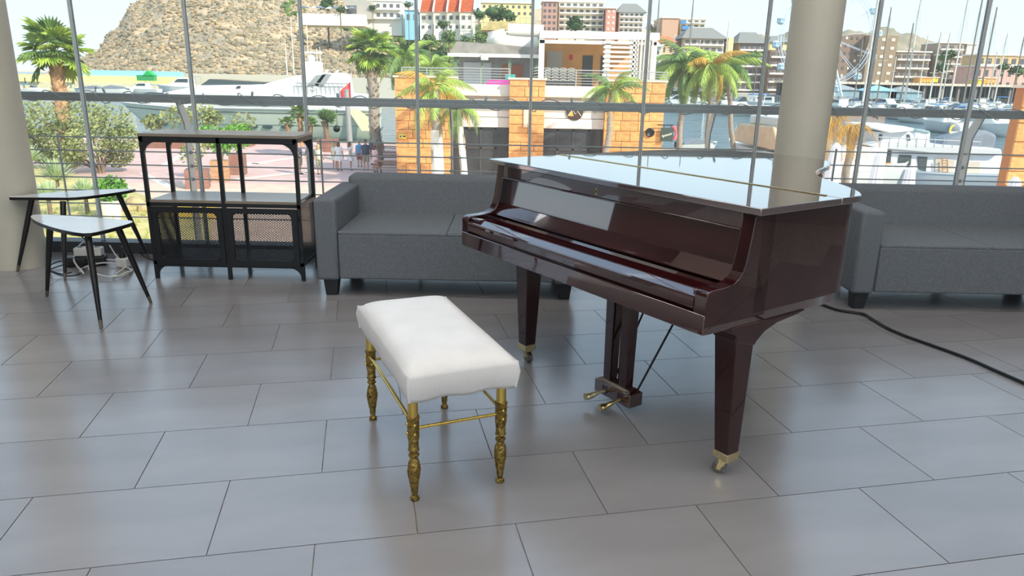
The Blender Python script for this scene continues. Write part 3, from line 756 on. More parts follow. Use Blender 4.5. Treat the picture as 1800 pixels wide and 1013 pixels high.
for a, b, sd in pil:
    x0, x1 = BX(a, 39.5), BX(b, 39.5)
    p = MB().box(x0 + .02, x1 - .02, -.46, 2.5 if sd != 2 else .6, 0, zt - G - .1).build('pillar', m_pilb, hb_)
    stones(p, x0, x1, -.5, 0, zt - G - .1, seed=sd)
    MB().box(x0 - .08, x1 + .08, -.60, 2.6 if sd != 2 else .7, zt - G - .1, zt - G).build('coping', m_cap, p)
xa, xb = BX(695, 40) + .3, BX(1167, 40) - .1
zs = [BZ(v) - G for v in (300, 225, 196, 181, 168, 150)]
for a, b in ((795, 895), (957, 1063)):
    x0, x1 = BX(a, 39.9) - .1, BX(b, 39.9) + .1
    MB().box(x0, x1, -.12, .4, zs[4], zs[5]).build('spandrel', m_wht, hb_)
    MB().box(x0, x1, -.18, .4, zs[4] - .06, zs[4]).build('drip_moulding', m_cap, hb_)
    MB().box(x0, x1, -.02, .5, zs[2], zs[4] - .06).build('soffit_band', m_grys, hb_)
    MB().box(x0, x1, .0, .5, zs[1] + .55, zs[2]).build('wall', m_wht, hb_)
    MB().box(x0, x1, -.04, .5, zs[1], zs[1] + .52).build('wall_band', m_wht, hb_)
    sf = MB()
    for k in range(5):
        xx = x0 + (x1 - x0) * k / 4; sf.box(xx - .05, xx + .05, .12, .24, 0, zs[1])
    for z in (.05, zs[1] * .62, zs[1] - .08): sf.box(x0, x1, .12, .24, z - .05, z + .05)
    f_ = sf.build('shop_window_frame', m_dframe, hb_)
    for k in range(4):
        MB().box(x0 + (x1 - x0) * k / 4 + .05, x0 + (x1 - x0) * (k + 1) / 4 - .05, .17, .20, .08, zs[1] - .1).build('pane', m_dglass, f_)
MB().box(xa, xb, .5, 13, 0, zs[1] + .6).build('body', m_dframe, hb_)
MB().box(xa, xb, .38, 13, zs[1] + .5, zs[4]).build('terrace_slab', m_wht, hb_)
# wall lamp, black wall speaker
MB().box(BX(924) - .12, BX(924) + .12, -.62, -.5, BZ(223) - G, BZ(190) - G).build('wall_lamp', m_cap, hb_, bevel=.02)
MB().lathe([(.0, 0), (.24, 0), (.24, .10), (.19, .12), (.08, .06), (.0, .06)], 20, rot(R(90), 0, 0, (BX(1145, 39.4), -.55, BZ(233, 1145, 39.4) - G))).build('round_speaker', m_bc, hb_, smooth=True)
m_sign = mat('brown_sign', (70, 50, 38), 0.6); m_goldp = mat('gold_paint', (214, 176, 84), 0.5); m_cream = mat('cream_paint', (244, 236, 214), 0.6)
sx, sz = BX(1010, 39.9), BZ(197, 1010, 39.9) - G
sg_ = MB().lathe([(.46, 0), (.46, .05)], 32, rot(R(90), 0, 0, (sx, -.02, sz))).build('round_sign', m_sign, hb_, smooth=True)
XZ = lambda y: Matrix(((1, 0, 0, 0), (0, 0, 1, y), (0, 1, 0, 0), (0, 0, 0, 1)))
e1_ = MB().prism([(sx - .34, sz - .22), (sx - .04, sz - .22), (sx - .14, sz + .10)][::-1], -.085, -.07, XZ(0)).build('peak_emblem', m_goldp, sg_)
pk = MB().tube([(sx - .36, -.08, sz - .2), (sx - .12, -.08, sz + .12), (sx + .05, -.08, sz - .12), (sx + .16, -.08, sz + .04), (sx + .36, -.08, sz - .2)], .018, 5).build('peak_outline', m_cream, sg_)
# hanging sign on a bracket
px_, pz_ = BX(1175, 39.3), BZ(237, 1175, 39.3) - G
hs = thing('hanging_sign', 'dark green hanging sign with white script on the stone pillar', 'sign', (0, BY, G))
MB().box(px_ - .33, px_ + .33, -.74, -.68, pz_ - .35, pz_ + .35).build('board', mat('sign_green', (62, 80, 72), .6), hs)
MB().box(px_ - .55, px_ + .3, -.73, -.69, pz_ + .48, pz_ + .53).box(px_ - .2, px_ - .17, -.72, -.70, pz_ + .34, pz_ + .5).box(px_ + .17, px_ + .2, -.72, -.70, pz_ + .34, pz_ + .5).build('bracket', m_bc, hs)
scr = []
for k in range(60):
    t = k / 59; scr.append((px_ - .26 + .52 * t, -.75, pz_ - .10 + .16 * t + .055 * math.sin(t * 34) * (1.3 if k < 10 else .8)))
MB().tube(scr, .016, 4).build('script_lettering', m_cream, hs)
rb_ = MB().tube([(px_ + .42 + .1 * math.sin(k * .5), -.6, pz_ - .25 + .085 * k) for k in range(9)], [.10, .11, .09, .06, .05, .06, .10, .13, .12], 8).build('life_ring_cover', mat('coral_red', (236, 110, 120), .6), smooth=True)
rb_.location = (0, BY, G); tag(rb_, 'coral red life buoy hanging behind the green sign', 'life buoy')
# small yellow sign on first pillar
ys = MB().box(-.20, .20, -.03, .03, -.13, .13).build('wall_sign', mat('sign_yellow', (238, 206, 60), .6)); ys.location = (BX(706, 39.3), BY - .60, BZ(240, 706, 39.3)); tag(ys, 'small yellow sign on the stone pillar by the picnic tables', 'sign')
MB().lathe([(.075, 0), (.075, .012), (.045, .012), (.045, 0)], 14, rot(R(90), 0, 0, (-.09, -.03, 0))).build('ring_symbol', m_cream, ys)
MB().box(.02, .16, -.038, -.03, -.03, .03).build('bar_symbol', m_bc, ys)
# terrace railing
tr = thing('terrace_railing', 'pale steel railing with horizontal bars along the roof terrace', 'railing', (0, BY, 0))
def trz(py): return BZ(py, 930)
for a, b, y in ((708, 795, 2.2), (795, 895, .1), (957, 1063, .1), (1063, 1167, 2.2)):
    x0, x1 = BX(a, BY + y), BX(b, BY + y)
    for k in range(7):
        z = .94 + (trz(122) - .94) * k / 6
        MB().cyl((x0, y, z), (x1, y, z), .022 if k < 6 else .035, n=6).build('bar', m_galv, tr)
    n = max(2, int((x1 - x0) / 1.3))
    for k in range(n + 1): MB().box(x0 + (x1 - x0) * k / n - .03, x0 + (x1 - x0) * k / n + .03, y - .02, y + .02, .9, trz(122)).build('post', m_galv, tr)
# grey shed on the terrace
sd = thing('terrace_shed', 'grey shed with a shingled flat roof on the terrace', 'shed', (0, 46, .4))
sx0, sx1 = at(800, 100, 46).x, at(946, 100, 46).x; sz0, sz1 = .3, at(870, 86, 46).z
m_shing = mat('grey_shingle', (150, 144, 134), .9, var=.2, scale=2); m_shw = mat('shed_wall', (150, 148, 144), .8, var=.08)
MB().prism([(sx0 - .3, sz1 - .4), (sx1 + .3, sz1 - .4), (sx1 + .3, sz1 + .05), (sx0 + .2, sz1 + .35)], -1.2, 3.2, Matrix(((1, 0, 0, 0), (0, 0, 1, 0), (0, 1, 0, -.4), (0, 0, 0, 1)))).build('roof', m_shing, sd)
MB().box(sx0 - .35, sx1 + .3, -1.26, -1.2, sz1 - .92, sz1 - .72).build('gutter', m_wht, sd)
for k, xx in enumerate((.02, .34, .66, .98)): MB().box(sx0 + (sx1 - sx0) * xx - .09, sx0 + (sx1 - sx0) * xx + .09, -1.0, -.8, 0, sz1 - .8).build('post', mat('green_post', (110, 128, 104), .7), sd)
MB().box(sx0 + .2, sx1 - .1, .2, 3.0, 0, sz1 - .8).build('wall', m_shw, sd)
MB().box(sx0 + .5, sx0 + 2.2, .12, .2, 0, sz1 - 1.2).build('door', mat('pale_door', (196, 196, 196), .7), sd)
MB().box(sx1 - 2.2, sx1 - .9, .12, .2, .3, sz1 - 1.3).build('board_panel', mat('terracotta_board', (168, 104, 78), .8), sd)
MB().box(at(852, 90, 44.8).x - .22, at(852, 90, 44.8).x + .22, -1.5, -1.2, sz1 - 1.1, sz1 - .75).build('lamp', m_wht, sd, bevel=.05)
# white pergola
pg = thing('pergola', 'white steel pergola with slatted screens on the terrace', 'pergola', (0, 44, .4))
gx = lambda p: at(p, 90, 44).x
gz = lambda p, x=1050: at(x, p, 44).z - .4
for p in (952, 1068, 1112, 1148): MB().box(gx(p) - .16, gx(p) + .16, -.1, .2, 0, gz(60)).build('post', m_wht, pg)
MB().box(gx(948), gx(1157), -.15, .3, gz(69), gz(56)).build('beam', m_wht, pg); MB().box(gx(948), gx(1157), -.1, .2, gz(78), gz(72)).build('beam', m_wht, pg)
MB().box(gx(948), gx(1157), .3, 4.5, gz(58), gz(55)).build('roof', m_wht, pg)
for k in range(8): MB().box(gx(1060), gx(1120), -.18, -.1, gz(134 - k * 8.2), gz(130 - k * 8.2)).build('slat', m_wht, pg)
for k in range(6): MB().box(gx(1112 + k * 6.5), gx(1115 + k * 6.5), -.18, -.1, 0, gz(66)).build('slat', m_wht, pg)
MB().box(gx(1120), gx(1157), .4, .5, 0, gz(66)).build('screen', m_wht, pg)
bw = MB().box(at(955, 90, 47).x, at(1120, 90, 47).x, 0, .3, 0, at(1000, 72, 47).z - .3).build('terrace_wall', mat('tan_plaster', (222, 164, 96), .85, var=.12, scale=.8)); bw.location = (0, 47, .35)
tag(bw, 'tan plastered wall behind the white pergola', 'wall')
for a, b in ((1025, 1043), (1057, 1072)): MB().box(at(a, 90, 46.9).x, at(b, 90, 46.9).x, -.06, 0, 0, at(1000, 97, 46.9).z - .35).build('door', m_dframe, bw)
MB().box(at(962, 90, 46.9).x, at(989, 90, 46.9).x, -.06, 0, 1.0, at(975, 90, 46.9).z - .35).build('shutter', m_grys, bw)
MB().box(at(1001, 98, 46.8).x, at(1007, 98, 46.8).x, -.08, -.06, at(1004, 105, 46.8).z - .35, at(1004, 96, 46.8).z - .35).build('fire_sign', mat('sign_red', (214, 40, 44), .6), bw)
# stacked terrace chairs
m_chr = mat('dark_chair_frame', (64, 66, 68), .5); m_chw = mat('chair_arm', (212, 206, 192), .5)
chm = MB()
for s in (-1, 1):
    chm.tube([(s * .24, -.22, 0), (s * .23, -.2, .42), (s * .22, .2, .44), (s * .22, .27, .85)], .02, 5)
    chm.tube([(s * .24, .26, 0), (s * .23, .2, .44)], .02, 5)
for k in range(4): chm.box(-.22, .22, .19 + k * .02, .21 + k * .02, .50 + k * .09, .55 + k * .09)
chm.box(-.23, .23, -.22, .22, .42, .45)
chair_me = chm.mesh('terrace_chair'); chair_me.materials.append(m_chr)
arm_me = MB().tube([(-.25, -.22, .62), (-.25, .1, .66), (-.2, .26, .84), (0, .28, .88), (.2, .26, .84), (.25, .1, .66), (.25, -.22, .62)], .022, 5).mesh('armrest'); arm_me.materials.append(m_chw)
words_ = ['in the stack beside the white post', 'in the second stack from the white post', 'in the third stack from the white post', 'in the stack nearest the dark door', 'in the stack under the shed roof']
lev = ['lowest', 'second from the floor', 'third from the floor', 'fourth from the floor', 'topmost']
for k, p in enumerate((962, 976, 990, 1004, 944)):
    x = at(p, 120, 45).x
    for j in range(5):
        t = thing('terrace_chair', '%s dark chair %s' % (lev[j], words_[k]), 'chair', (x, 45, .4 + j * .16), R(180), 'stacked terrace chairs')
        link('frame', chair_me, t); link('armrest', arm_me, t)
# terrace clutter
du = MB().tube(spline([at(872, 54, 47), at(876, 68, 47), at(890, 76, 47), at(915, 79, 47), at(945, 80, 47)], 6), [.55] * 4 + [.75] * 6 + [.5] * 15, 10).build('duct', m_wht, smooth=True, ang=60); tag(du, 'white curved ventilation duct on the shed roof', 'duct')
du2 = MB().cyl(at(893, 53, 48), at(955, 56, 48), .42, n=10).build('duct', m_wht, smooth=True); tag(du2, 'straight white ventilation pipe above the shed', 'duct')
rh = thing('rooftop_hut', 'small tan hut with a shingled roof behind the shed', 'hut', tuple(at(885, 74, 50)))
MB().box(-1.0, 1.0, 0, 2, .4 - rh.location.z, .75).build('wall', MATS['tan_plaster'], rh); MB().prism([(-1.5, .7), (1.3, .75), (.8, 1.25), (-.9, 1.25)], -.3, 2.3, XZ(0)).build('roof', mat('tan_shingle', (196, 176, 120), .9, var=.2, scale=3), rh)
bn = MB().taper((-.25, .25, -.25, .25, 0), (-.3, .3, -.3, .3, .75)).build('waste_bin', mat('turquoise_plastic', (60, 176, 166), .5), bevel=.03); bn.location = at(897, 120, 43.5).xy.to_3d() + Vector((0, 0, .4 + .35)); tag(bn, 'turquoise plastic bin on the terrace by the shed', 'bin')
pt_ = MB().box(-.75, .75, -.3, .3, 0, .55).prism([(-.75, .55), (.75, .55), (.5, .8), (-.5, .8)], -.3, .3, XZ(0)).build('magenta_daybed', mat('magenta_fabric', (226, 70, 170), .8, var=.1)); pt_.location = (at(877, 145, 42).x, 42, .42); tag(pt_, 'magenta daybed behind the terrace railing', 'daybed')

# stone pillar at the edge of the view
rp_ = thing('stone_pillar', 'tan stone-clad pillar at the edge of the square beside the boats', 'pillar', (0, 25, G))
x0 = at(1784, 260, 24.9).x; z1 = at(1785, 149, 24.9).z - G
pb = MB().box(x0 + .03, x0 + 3.2, .05, .5, 0, z1 - .1).build('core', m_pilb, rp_)
stones(pb, x0, x0 + 3.2, 0, 0, z1 - .1, ch=.62, seed=9)
MB().box(x0 - .06, x0 + 3.3, -.1, .6, z1 - .1, z1).build('coping', m_cap, rp_)
# ================================================================ PLANTS
random.seed(21)
m_lf1 = mat('palm_leaf', (166, 190, 80), 0.55, var=0.25, scale=.8, rand=0.15)
m_lf2 = mat('palm_leaf_dark', (112, 142, 74), 0.55, var=0.25, scale=.8, rand=0.2)
m_lfd = mat('dead_palm_leaf', (212, 164, 70), 0.8, var=0.2, scale=.8, rand=0.2)
m_trk = mat('palm_trunk', (186, 148, 108), 0.9, var=0.3, scale=6, bump=.6, bscale=8)
m_trkg = mat('grey_palm_trunk', (164, 152, 134), 0.9, var=0.2, scale=5, stretch=(1, 1, 5))
m_lime = mat('limewash_trunk', (238, 234, 224), 0.8, var=0.05)
m_tre = mat('tree_leaf', (168, 174, 112), 0.7, scale=.5, col2=(112, 128, 76), detail=4)
m_tre2 = mat('tree_leaf_bright', (122, 176, 62), 0.7, scale=.5, col2=(78, 132, 44), detail=4)
m_tre3 = mat('pine_leaf', (86, 112, 60), 0.75, scale=.2, col2=(56, 84, 46), detail=4)
m_bark = mat('bark', (130, 112, 92), 0.9, var=.2, scale=4)
m_yuc = mat('yucca_leaf', (190, 206, 158), 0.5, var=.2, scale=1, rand=.1)

def frond_fan(L, seed):
    random.seed(seed); b = MB(); pet = L * .45
    P = lambda r, g, dz: (r * math.sin(g), pet * 1.0 + r * math.cos(g), dz)
    b.tube([(0, 0, 0), (0, pet * .5, pet * .16), (0, pet, pet * .2)], [.035, .025, .02], 5)
    n = 22
    for k in range(n):
        g = -1.9 + 3.8 * k / (n - 1); r = L * .55 * (1 - .18 * abs(g) / 1.9) * random.uniform(.9, 1.05); w = .085 * L / 2
        z0 = pet * .2; dr = random.uniform(.05, .30) * L * .5
        a = Vector(P(0, g, z0)); d = Vector((math.sin(g), math.cos(g), 0)); s = Vector((d.y, -d.x, 0)) * w
        m1 = a + d * r * .6 + Vector((0, 0, .04)); e_ = a + d * r + Vector((0, 0, -dr))
        i = len(b.v); b.v += [tuple(a), tuple(m1 - s), tuple(m1 + s), tuple(e_)]; b.f += [(i, i + 1, i + 3), (i, i + 3, i + 2)]
    return b
def frond_feather(L, seed, droop=1.0, nl=52):
    random.seed(seed); b = MB(); pts = []
    for k in range(9):
        t = k / 8; pts.append(Vector((0, L * (t - .18 * t * t * droop), L * (.42 * t - .85 * t * t * droop))))
    b.tube(pts, [.035 * (1 - .8 * k / 8) for k in range(9)], 4)
    for k in range(nl):
        t = .12 + .88 * k / (nl - 1); i = min(7, int(t * 8)); p = pts[i].lerp(pts[i + 1], t * 8 - i); tg = (pts[i + 1] - pts[i]).normalized()
        ll = L * .30 * math.sin(math.pi * min(1, t * .85 + .12)) ** .6 * random.uniform(.8, 1.1)
        for s in (-1, 1):
            d = (Vector((s, 0, 0)) * .8 + tg * .55 + Vector((0, 0, -.55 * droop * random.uniform(.6, 2.2)))).normalized()
            w = tg * .013 * L / 2
            mid = p + d * ll * .5; e_ = p + d * ll + Vector((0, 0, -.16 * ll * droop))
            j = len(b.v); b.v += [tuple(p - w), tuple(p + w), tuple(mid + w * 1.2), tuple(mid - w * 1.2), tuple(e_)]; b.f += [(j, j + 1, j + 2, j + 3), (j + 3, j + 2, j + 4)]
    return b
FAN = [frond_fan(2.4, s).mesh('frond') for s in range(3)]; FEA = [frond_feather(3.0, s, 1.0).mesh('frond') for s in range(3)]; FEA2 = [frond_feather(3.0, s, .7).mesh('frond') for s in range(3, 6)]
DEAD = [frond_feather(1.6, 9, 2.2, 20).mesh('dead_frond')]
_mc = {}
def fmesh(me, m):
    k = (me.name, m.name)
    if k not in _mc:
        c = me.copy(); c.materials.clear(); c.materials.append(m); _mc[k] = c
    return _mc[k]
def palm(name, label, base, top, r0, r1, crown, n, sc, m, elev=(-50, 65), dead=0, tm=None, shag=False, lime=None, group=None, seed=1):
    random.seed(seed)
    t = thing(name, label, 'palm tree', tuple(base), 0, group)
    H = Vector(top) - Vector(base); h = H.length
    pts = [H * (k / 10) + Vector((.05 * math.sin(k * 1.3), 0, 0)) for k in range(11)]
    tk = MB().tube(pts, [r0 + (r1 - r0) * k / 10 for k in range(11)], 10).build('trunk', tm or m_trk, t, smooth=True)
    if shag:
        b = MB()
        for k in range(int(h * 26)):
            z = random.uniform(.02, .98); a = random.uniform(0, 6.28); p = H * z; r = r0 + (r1 - r0) * z
            d = Vector((math.cos(a), math.sin(a), 0)); q = p + d * r * .8; e_ = q + d * r * random.uniform(.3, .8) + Vector((0, 0, random.uniform(.15, .35))); s = Vector((-d.y, d.x, 0)) * .09
            i = len(b.v); b.v += [tuple(q - s), tuple(q + s), tuple(e_ + s * .5), tuple(e_ - s * .5), tuple(q + d * .06 + Vector((0, 0, .03)))]; b.f += [(i, i + 1, i + 2, i + 3), (i + 3, i + 2, i + 4)]
        tag(b.build('leaf_bases', tm or m_trk, tk), kind='stuff')
    if lime: MB().tube([H * .0, H * lime], [r0 * 1.08, (r0 + (r1 - r0) * lime) * 1.08], 14).build('limewash', m_lime, tk, smooth=True)
    for k in range(n):
        f = k / n; el = elev[0] + (elev[1] - elev[0]) * f ** .8 + random.uniform(-8, 8); az = k * 2.39996 + random.uniform(-.2, .2)
        o = link('frond', fmesh(random.choice(crown), m[k % len(m)]), t); o.location = H
        o.rotation_euler = Euler((R(el), 0, az), 'XYZ'); s = sc * random.uniform(.85, 1.1); o.scale = (s, s, s)
    for k in range(dead):
        o = link('dead_frond', fmesh(DEAD[0], m_lfd), t); o.location = H - Vector((0, 0, .1)); o.rotation_euler = Euler((R(random.uniform(-70, -30)), 0, k * 2.4)); s = sc * random.uniform(.7, 1.1); o.scale = (s, s, s)
    return t
# shaggy fan palm beside the column
b0 = gp(121, 291, G); palm('fan_palm', 'tall fan palm with a shaggy tan trunk next to the column', b0, Vector((at(96, 92, b0.y).x, b0.y, at(96, 92, b0.y).z)), .42, .34, FAN, 26, .92, [m_lf1, m_lf2], (-60, 70), 0, None, True, seed=2)
b0 = gp(664, 286, G); b0.y = 47; b0.x = at(663, 270, 47).x; palm('fan_palm', 'fan palm with drooping crown rising behind the picnic tables', b0, Vector((at(651, 88, 47).x, 47, at(651, 88, 47).z)), .36, .30, FAN, 26, .74, [m_lf1, m_lf2], (-75, 55), 5, m_trkg, True, seed=3)
# feather palms
def fp(label, pxb, crown_px, Y, r, n, sc, mm, lime=None, dead=0, el=(-45, 60), seed=1, cm=None, tm=None, base_z=G):
    c = at(crown_px[0], crown_px[1], Y); b = Vector((at(pxb, 270, Y).x, Y, base_z))
    palm('feather_palm', label, b, c, r, r * .8, cm or FEA, n, sc, mm, el, dead, tm or m_trkg, False, lime, 'feather palms around the harbour building', seed)
fp('young feather palm with limewashed trunk in front of the first stone pillar', 771, (764, 160), 36.5, .30, 15, .80, [m_lf1, m_lf1, m_lfd], .62, 0, (-40, 62), 5)
fp('slim feather palm with limewashed trunk before the dark shop window', 819, (806, 188), 36, .17, 8, .62, [m_lf2, m_lf1], .78, 0, (-50, 10), 6)
fp('feather palm with straw skirt hiding the third stone pillar', 1063, (1077, 160), 36.8, .18, 13, .66, [m_lf1, m_lf2], None, 8, (-30, 66), 7)
fp('big drooping feather palm standing on the quay beside the hanging sign', 1192, (1205, 118), 52, .22, 28, 1.05, [m_lf2, m_lf2, m_lf1], None, 3, (-60, 60), 8)
fp('feather palm with yellow old fronds on the quay', 1243, (1252, 118), 51, .20, 22, .9, [m_lf1, m_lf1, m_lfd], None, 6, (-60, 60), 9)
fp('feather palm on the quay farthest from the stone building', 1290, (1278, 118), 56, .2, 22, 1.0, [m_lf2, m_lf1], None, 0, (-55, 55), 10)
fp('bushy feather palm behind the first stone pillar', 712, (712, 104), 62, .2, 20, 1.0, [m_lf1, m_lf2], None, 3, (-50, 65), 11)
fp('low feather palm between the bushy palm and the shed', 762, (758, 122), 60, .2, 16, .8, [m_lf1], None, 0, (-35, 65), 12)
fp('feather palm crown showing over the pergola end', 1160, (1158, 128), 66, .2, 14, .8, [m_lf1], None, 0, (-50, 60), 13)
# straw-dry palms by the boats
for k, (x, y, Y, s, lab) in enumerate(((1462, 205, 34, .9, 'dry yellow palm beside the column'), (1500, 222, 37, .95, 'dry straw-coloured palm next to the trawler'))):
    c = at(x, y, Y); b = Vector((c.x, Y, WL + .3 if Y > 33 else G))
    palm('dry_palm', lab, Vector((c.x, Y, G)), c, .2, .18, [frond_feather(2.2, 30 + k, 1.8, 26).mesh('frond')], 16, s * .8, [m_lfd, m_lfd, m_lfd], (-75, 25), 6, m_trkg, seed=14 + k, group='dry palms')
pd_ = MB().box(13.5, 21, 32.9, 39, WL - .6, G).build('quay_step', m_quay); tag(pd_, 'stone quay corner under the dry palms', 'quay', None, 'structure')

def leafcloud(b, c, r, n, size, seed=None):
    if seed is not None: random.seed(seed)
    for _ in range(n):
        while True:
            p = Vector((random.uniform(-1, 1), random.uniform(-1, 1), random.uniform(-1, 1)))
            if .35 < p.length <= 1: break
        q = Vector(c) + Vector((p.x * r[0], p.y * r[1], p.z * r[2])); s = size * random.uniform(.6, 1.3)
        a = Vector((random.gauss(0, 1), random.gauss(0, 1), random.gauss(0, 1))).normalized(); bb = a.orthogonal().normalized() * s; cc = a.cross(bb) * .6
        i = len(b.v); b.v += [tuple(q - bb), tuple(q + cc), tuple(q + bb), tuple(q - cc)]; b.f.append((i, i + 1, i + 2, i + 3))
def tree(name, label, base, blobs, n, size, m, trunk=.09, cat='tree', group=None, seed=1):
    """blobs: [(x,y,z,rx,rz)] relative to base"""
    t = thing(name, label, cat, tuple(base), 0, group); random.seed(seed); b = MB(); tk = MB()
    for (x, y, z, rx, rz) in blobs:
        leafcloud(b, (x, y, z), (rx, rx, rz), n, size); tk.tube(spline([(x * .1, y * .1, 0), (x * .25, y * .3, z * .45), (x, y, z)], 4), [trunk * (1 - .08 * k) for k in range(9)], 6)
    tag(b.build('foliage', m, t), kind='stuff'); tk.build('trunk', m_bark, t, smooth=True)
    return t
# broad tree behind the fan palm
Y = 40.5; b0 = Vector((at(178, 305, Y).x, Y, G))
bl = []
for (x, y, r) in ((70, 205, 36), (45, 245, 26), (105, 240, 34), (70, 275, 22), (150, 205, 36), (195, 215, 38), (215, 245, 30), (165, 250, 36), (195, 275, 26), (130, 275, 24)):
    c = at(x, y, Y) - b0; rr = r / 1268 * 42; bl.append((c.x, random.uniform(-.8, .8), c.z, rr, rr * .8))
tree('broad_tree', 'broad grey-green tree spreading behind the fan palm', b0, bl, 800, .095, m_tre, .08, seed=4)
# yuccas
def sword(L, n, seed):
    random.seed(seed); b = MB()
    for k in range(n):
        a = k * 2.39996; el = R(8 + 80 * (k / n) ** .9 + random.uniform(-6, 6)); d = Vector((math.cos(a) * math.cos(el), math.sin(a) * math.cos(el), math.sin(el))); s = d.cross(Vector((0, 0, 1))).normalized() * .05
        l = L * random.uniform(.8, 1.1); m = d * l * .5; e_ = d * l + Vector((0, 0, -.05 * l)); i = len(b.v)
        b.v += [tuple(-s * .5), tuple(s * .5), tuple(m + s), tuple(m - s), tuple(e_)]; b.f += [(i, i + 1, i + 2, i + 3), (i + 3, i + 2, i + 4)]
    return b
for i, (x, y, Y, L, zc, lab) in enumerate(((100, 318, 32, 1.15, .5, 'large spiky grey-green yucca in the garden bed'), (52, 285, 34, .95, .8, 'yucca tucked against the column'), (150, 345, 28, .8, .3, 'low yucca seen under the leaf tables'), (40, 340, 29, .9, .4, 'spiky yucca partly hidden by the column'), (85, 350, 27, .8, .3, 'yucca showing below the taller leaf table'))):
    c = at(x, y, Y); t = thing('yucca', lab, 'plant', (c.x, Y, G + .12), 0, 'yuccas in the garden bed'); hh = c.z - G - .12
    MB().tube([(0, 0, 0), (0, 0, max(.1, hh))], [.09, .07], 8).build('stem', m_bark, t, smooth=True)
    rs = sword(L, 130, 40 + i).build('rosette', m_yuc, t); rs.location = (0, 0, max(.1, hh)); tag(rs, kind='stuff')
# potted bush
Y = 27; c = at(198, 398, Y); t = thing('potted_bush', 'leafy green bush in a tall white pot', 'plant', (c.x, Y, c.z)); zt_ = at(198, 352, Y).z - c.z
MB().lathe([(.27, 0), (.33, .1), (.40, zt_ * .9), (.43, zt_), (.36, zt_), (.34, zt_ - .05)], 18).build('pot', m_lime, t, smooth=True)
fb_ = MB(); leafcloud(fb_, (.12, 0, zt_ + .42), (.62, .55, .5), 900, .085, 6); tag(fb_.build('foliage', m_tre2, t), kind='stuff'); MB().tube([(0, 0, zt_ - .1), (.1, 0, zt_ + .4)], .05, 6).build('stem', m_bark, t)
# ground plants of the bed
gr = MB(); random.seed(9)
for _ in range(140):
    p = gp(random.uniform(60, 300), random.uniform(352, 430), G + .12)
    for k in range(7):
        a = random.uniform(0, 6.28); h = random.uniform(.12, .35); d = Vector((math.cos(a), math.sin(a), 0)) * .1; i = len(gr.v); gr.v += [tuple(p + d.cross(Vector((0, 0, 1))) * .12), tuple(p - d.cross(Vector((0, 0, 1))) * .12), tuple(p + d * 1.4 + Vector((0, 0, h)))]; gr.f.append((i, i + 1, i + 2))
tag(gr.build('dry_grass', mat('dry_grass', (206, 196, 92), .9, scale=1, col2=(142, 160, 70))), 'tufts of dry grass in the garden bed', 'grass', None, 'stuff')
# planters
m_corten = mat('brown_planter', (150, 108, 92), .8, var=.12, scale=2); m_plside = mat('wood_planter', (190, 146, 106), .8, var=.15, scale=4, stretch=(1, 1, 6))
def planter(label, x0, x1, yt, yb, rz, plants, depth=None, m=m_corten, n=260, size=.10, lm=m_tre2):
    b = gp((x0 + x1) / 2, yb, G); ppm = 1268 / (b.y * .96 + 1.6); w = (x1 - x0) / ppm; h = (yb - yt) / ppm; d = depth or w
    t = thing('planter', label, 'planter', (b.x, b.y + d / 2, G), rz, 'planters on the square')
    bx_ = MB()
    k = max(2, int(h / .24))
    for i in range(k):
        MB().box(-w / 2, w / 2, -d / 2, d / 2, h * i / k + .006, h * (i + 1) / k - .006).build('plank', m, t)
    MB().box(-w / 2 + .01, w / 2 - .01, -d / 2 + .01, d / 2 - .01, 0, h - .03).build('box', m_corten, t); MB().box(-w / 2 + .03, w / 2 - .03, -d / 2 + .03, d / 2 - .03, h - .05, h - .02).build('soil', m_bark, t)
    if plants:
        f = MB(); tk = MB()
        for (dx, dz, rx, rz_) in plants:
            leafcloud(f, (dx, 0, h + dz), (rx, rx * .8, rz_), n, size); tk.tube([(dx * .2, 0, h - .05), (dx * .5, 0, h + dz * .5), (dx, 0, h + dz)], [.04, .035, .02], 5)
        tag(f.build('foliage', lm, t), kind='stuff'); tk.build('stem', m_bark, t, smooth=True)
random.seed(31)
planter('brown box planter with a sparse shrub behind the shelf unit', 322, 360, 300, 333, R(18), [(-.2, .75, .55, .55), (.1, 1.2, .7, .6)], n=110, lm=m_tre)
planter('wooden box planter with a bright green shrub', 368, 398, 284, 320, R(18), [(.1, .9, .8, .7), (-.3, 1.3, .7, .6), (.6, 1.2, .7, .6)], m=m_plside, n=330)
planter('dark box planter behind the wooden planter', 402, 428, 272, 308, R(12), [(0, .7, .9, .6), (.2, 1.3, .7, .5)])
planter('long brown planter at the foot of the yacht', 256, 326, 248, 261, 0, [(-1.0, 1.3, .8, .6), (.9, 1.8, 1.3, .8)], depth=1.0, n=240, size=.15, lm=m_tre)
planter('brown quay planter with a small round tree', 345, 372, 248, 259, 0, [(-.2, 2.0, 1.1, .9), (.7, 1.7, .8, .6)], depth=1.1, n=260, size=.14, lm=m_tre)
planter('brown quay planter with a pale shrub', 408, 440, 247, 258, 0, [(.1, 1.4, 1.0, .8)], depth=1.1, n=170, size=.14, lm=m_tre)
planter('empty dark planter by the shelf corner', 448, 472, 245, 252, 0, [], depth=1.0)
planter('empty dark planter between the shelf and the dracaena', 478, 504, 245, 252, 0, [], depth=1.0)
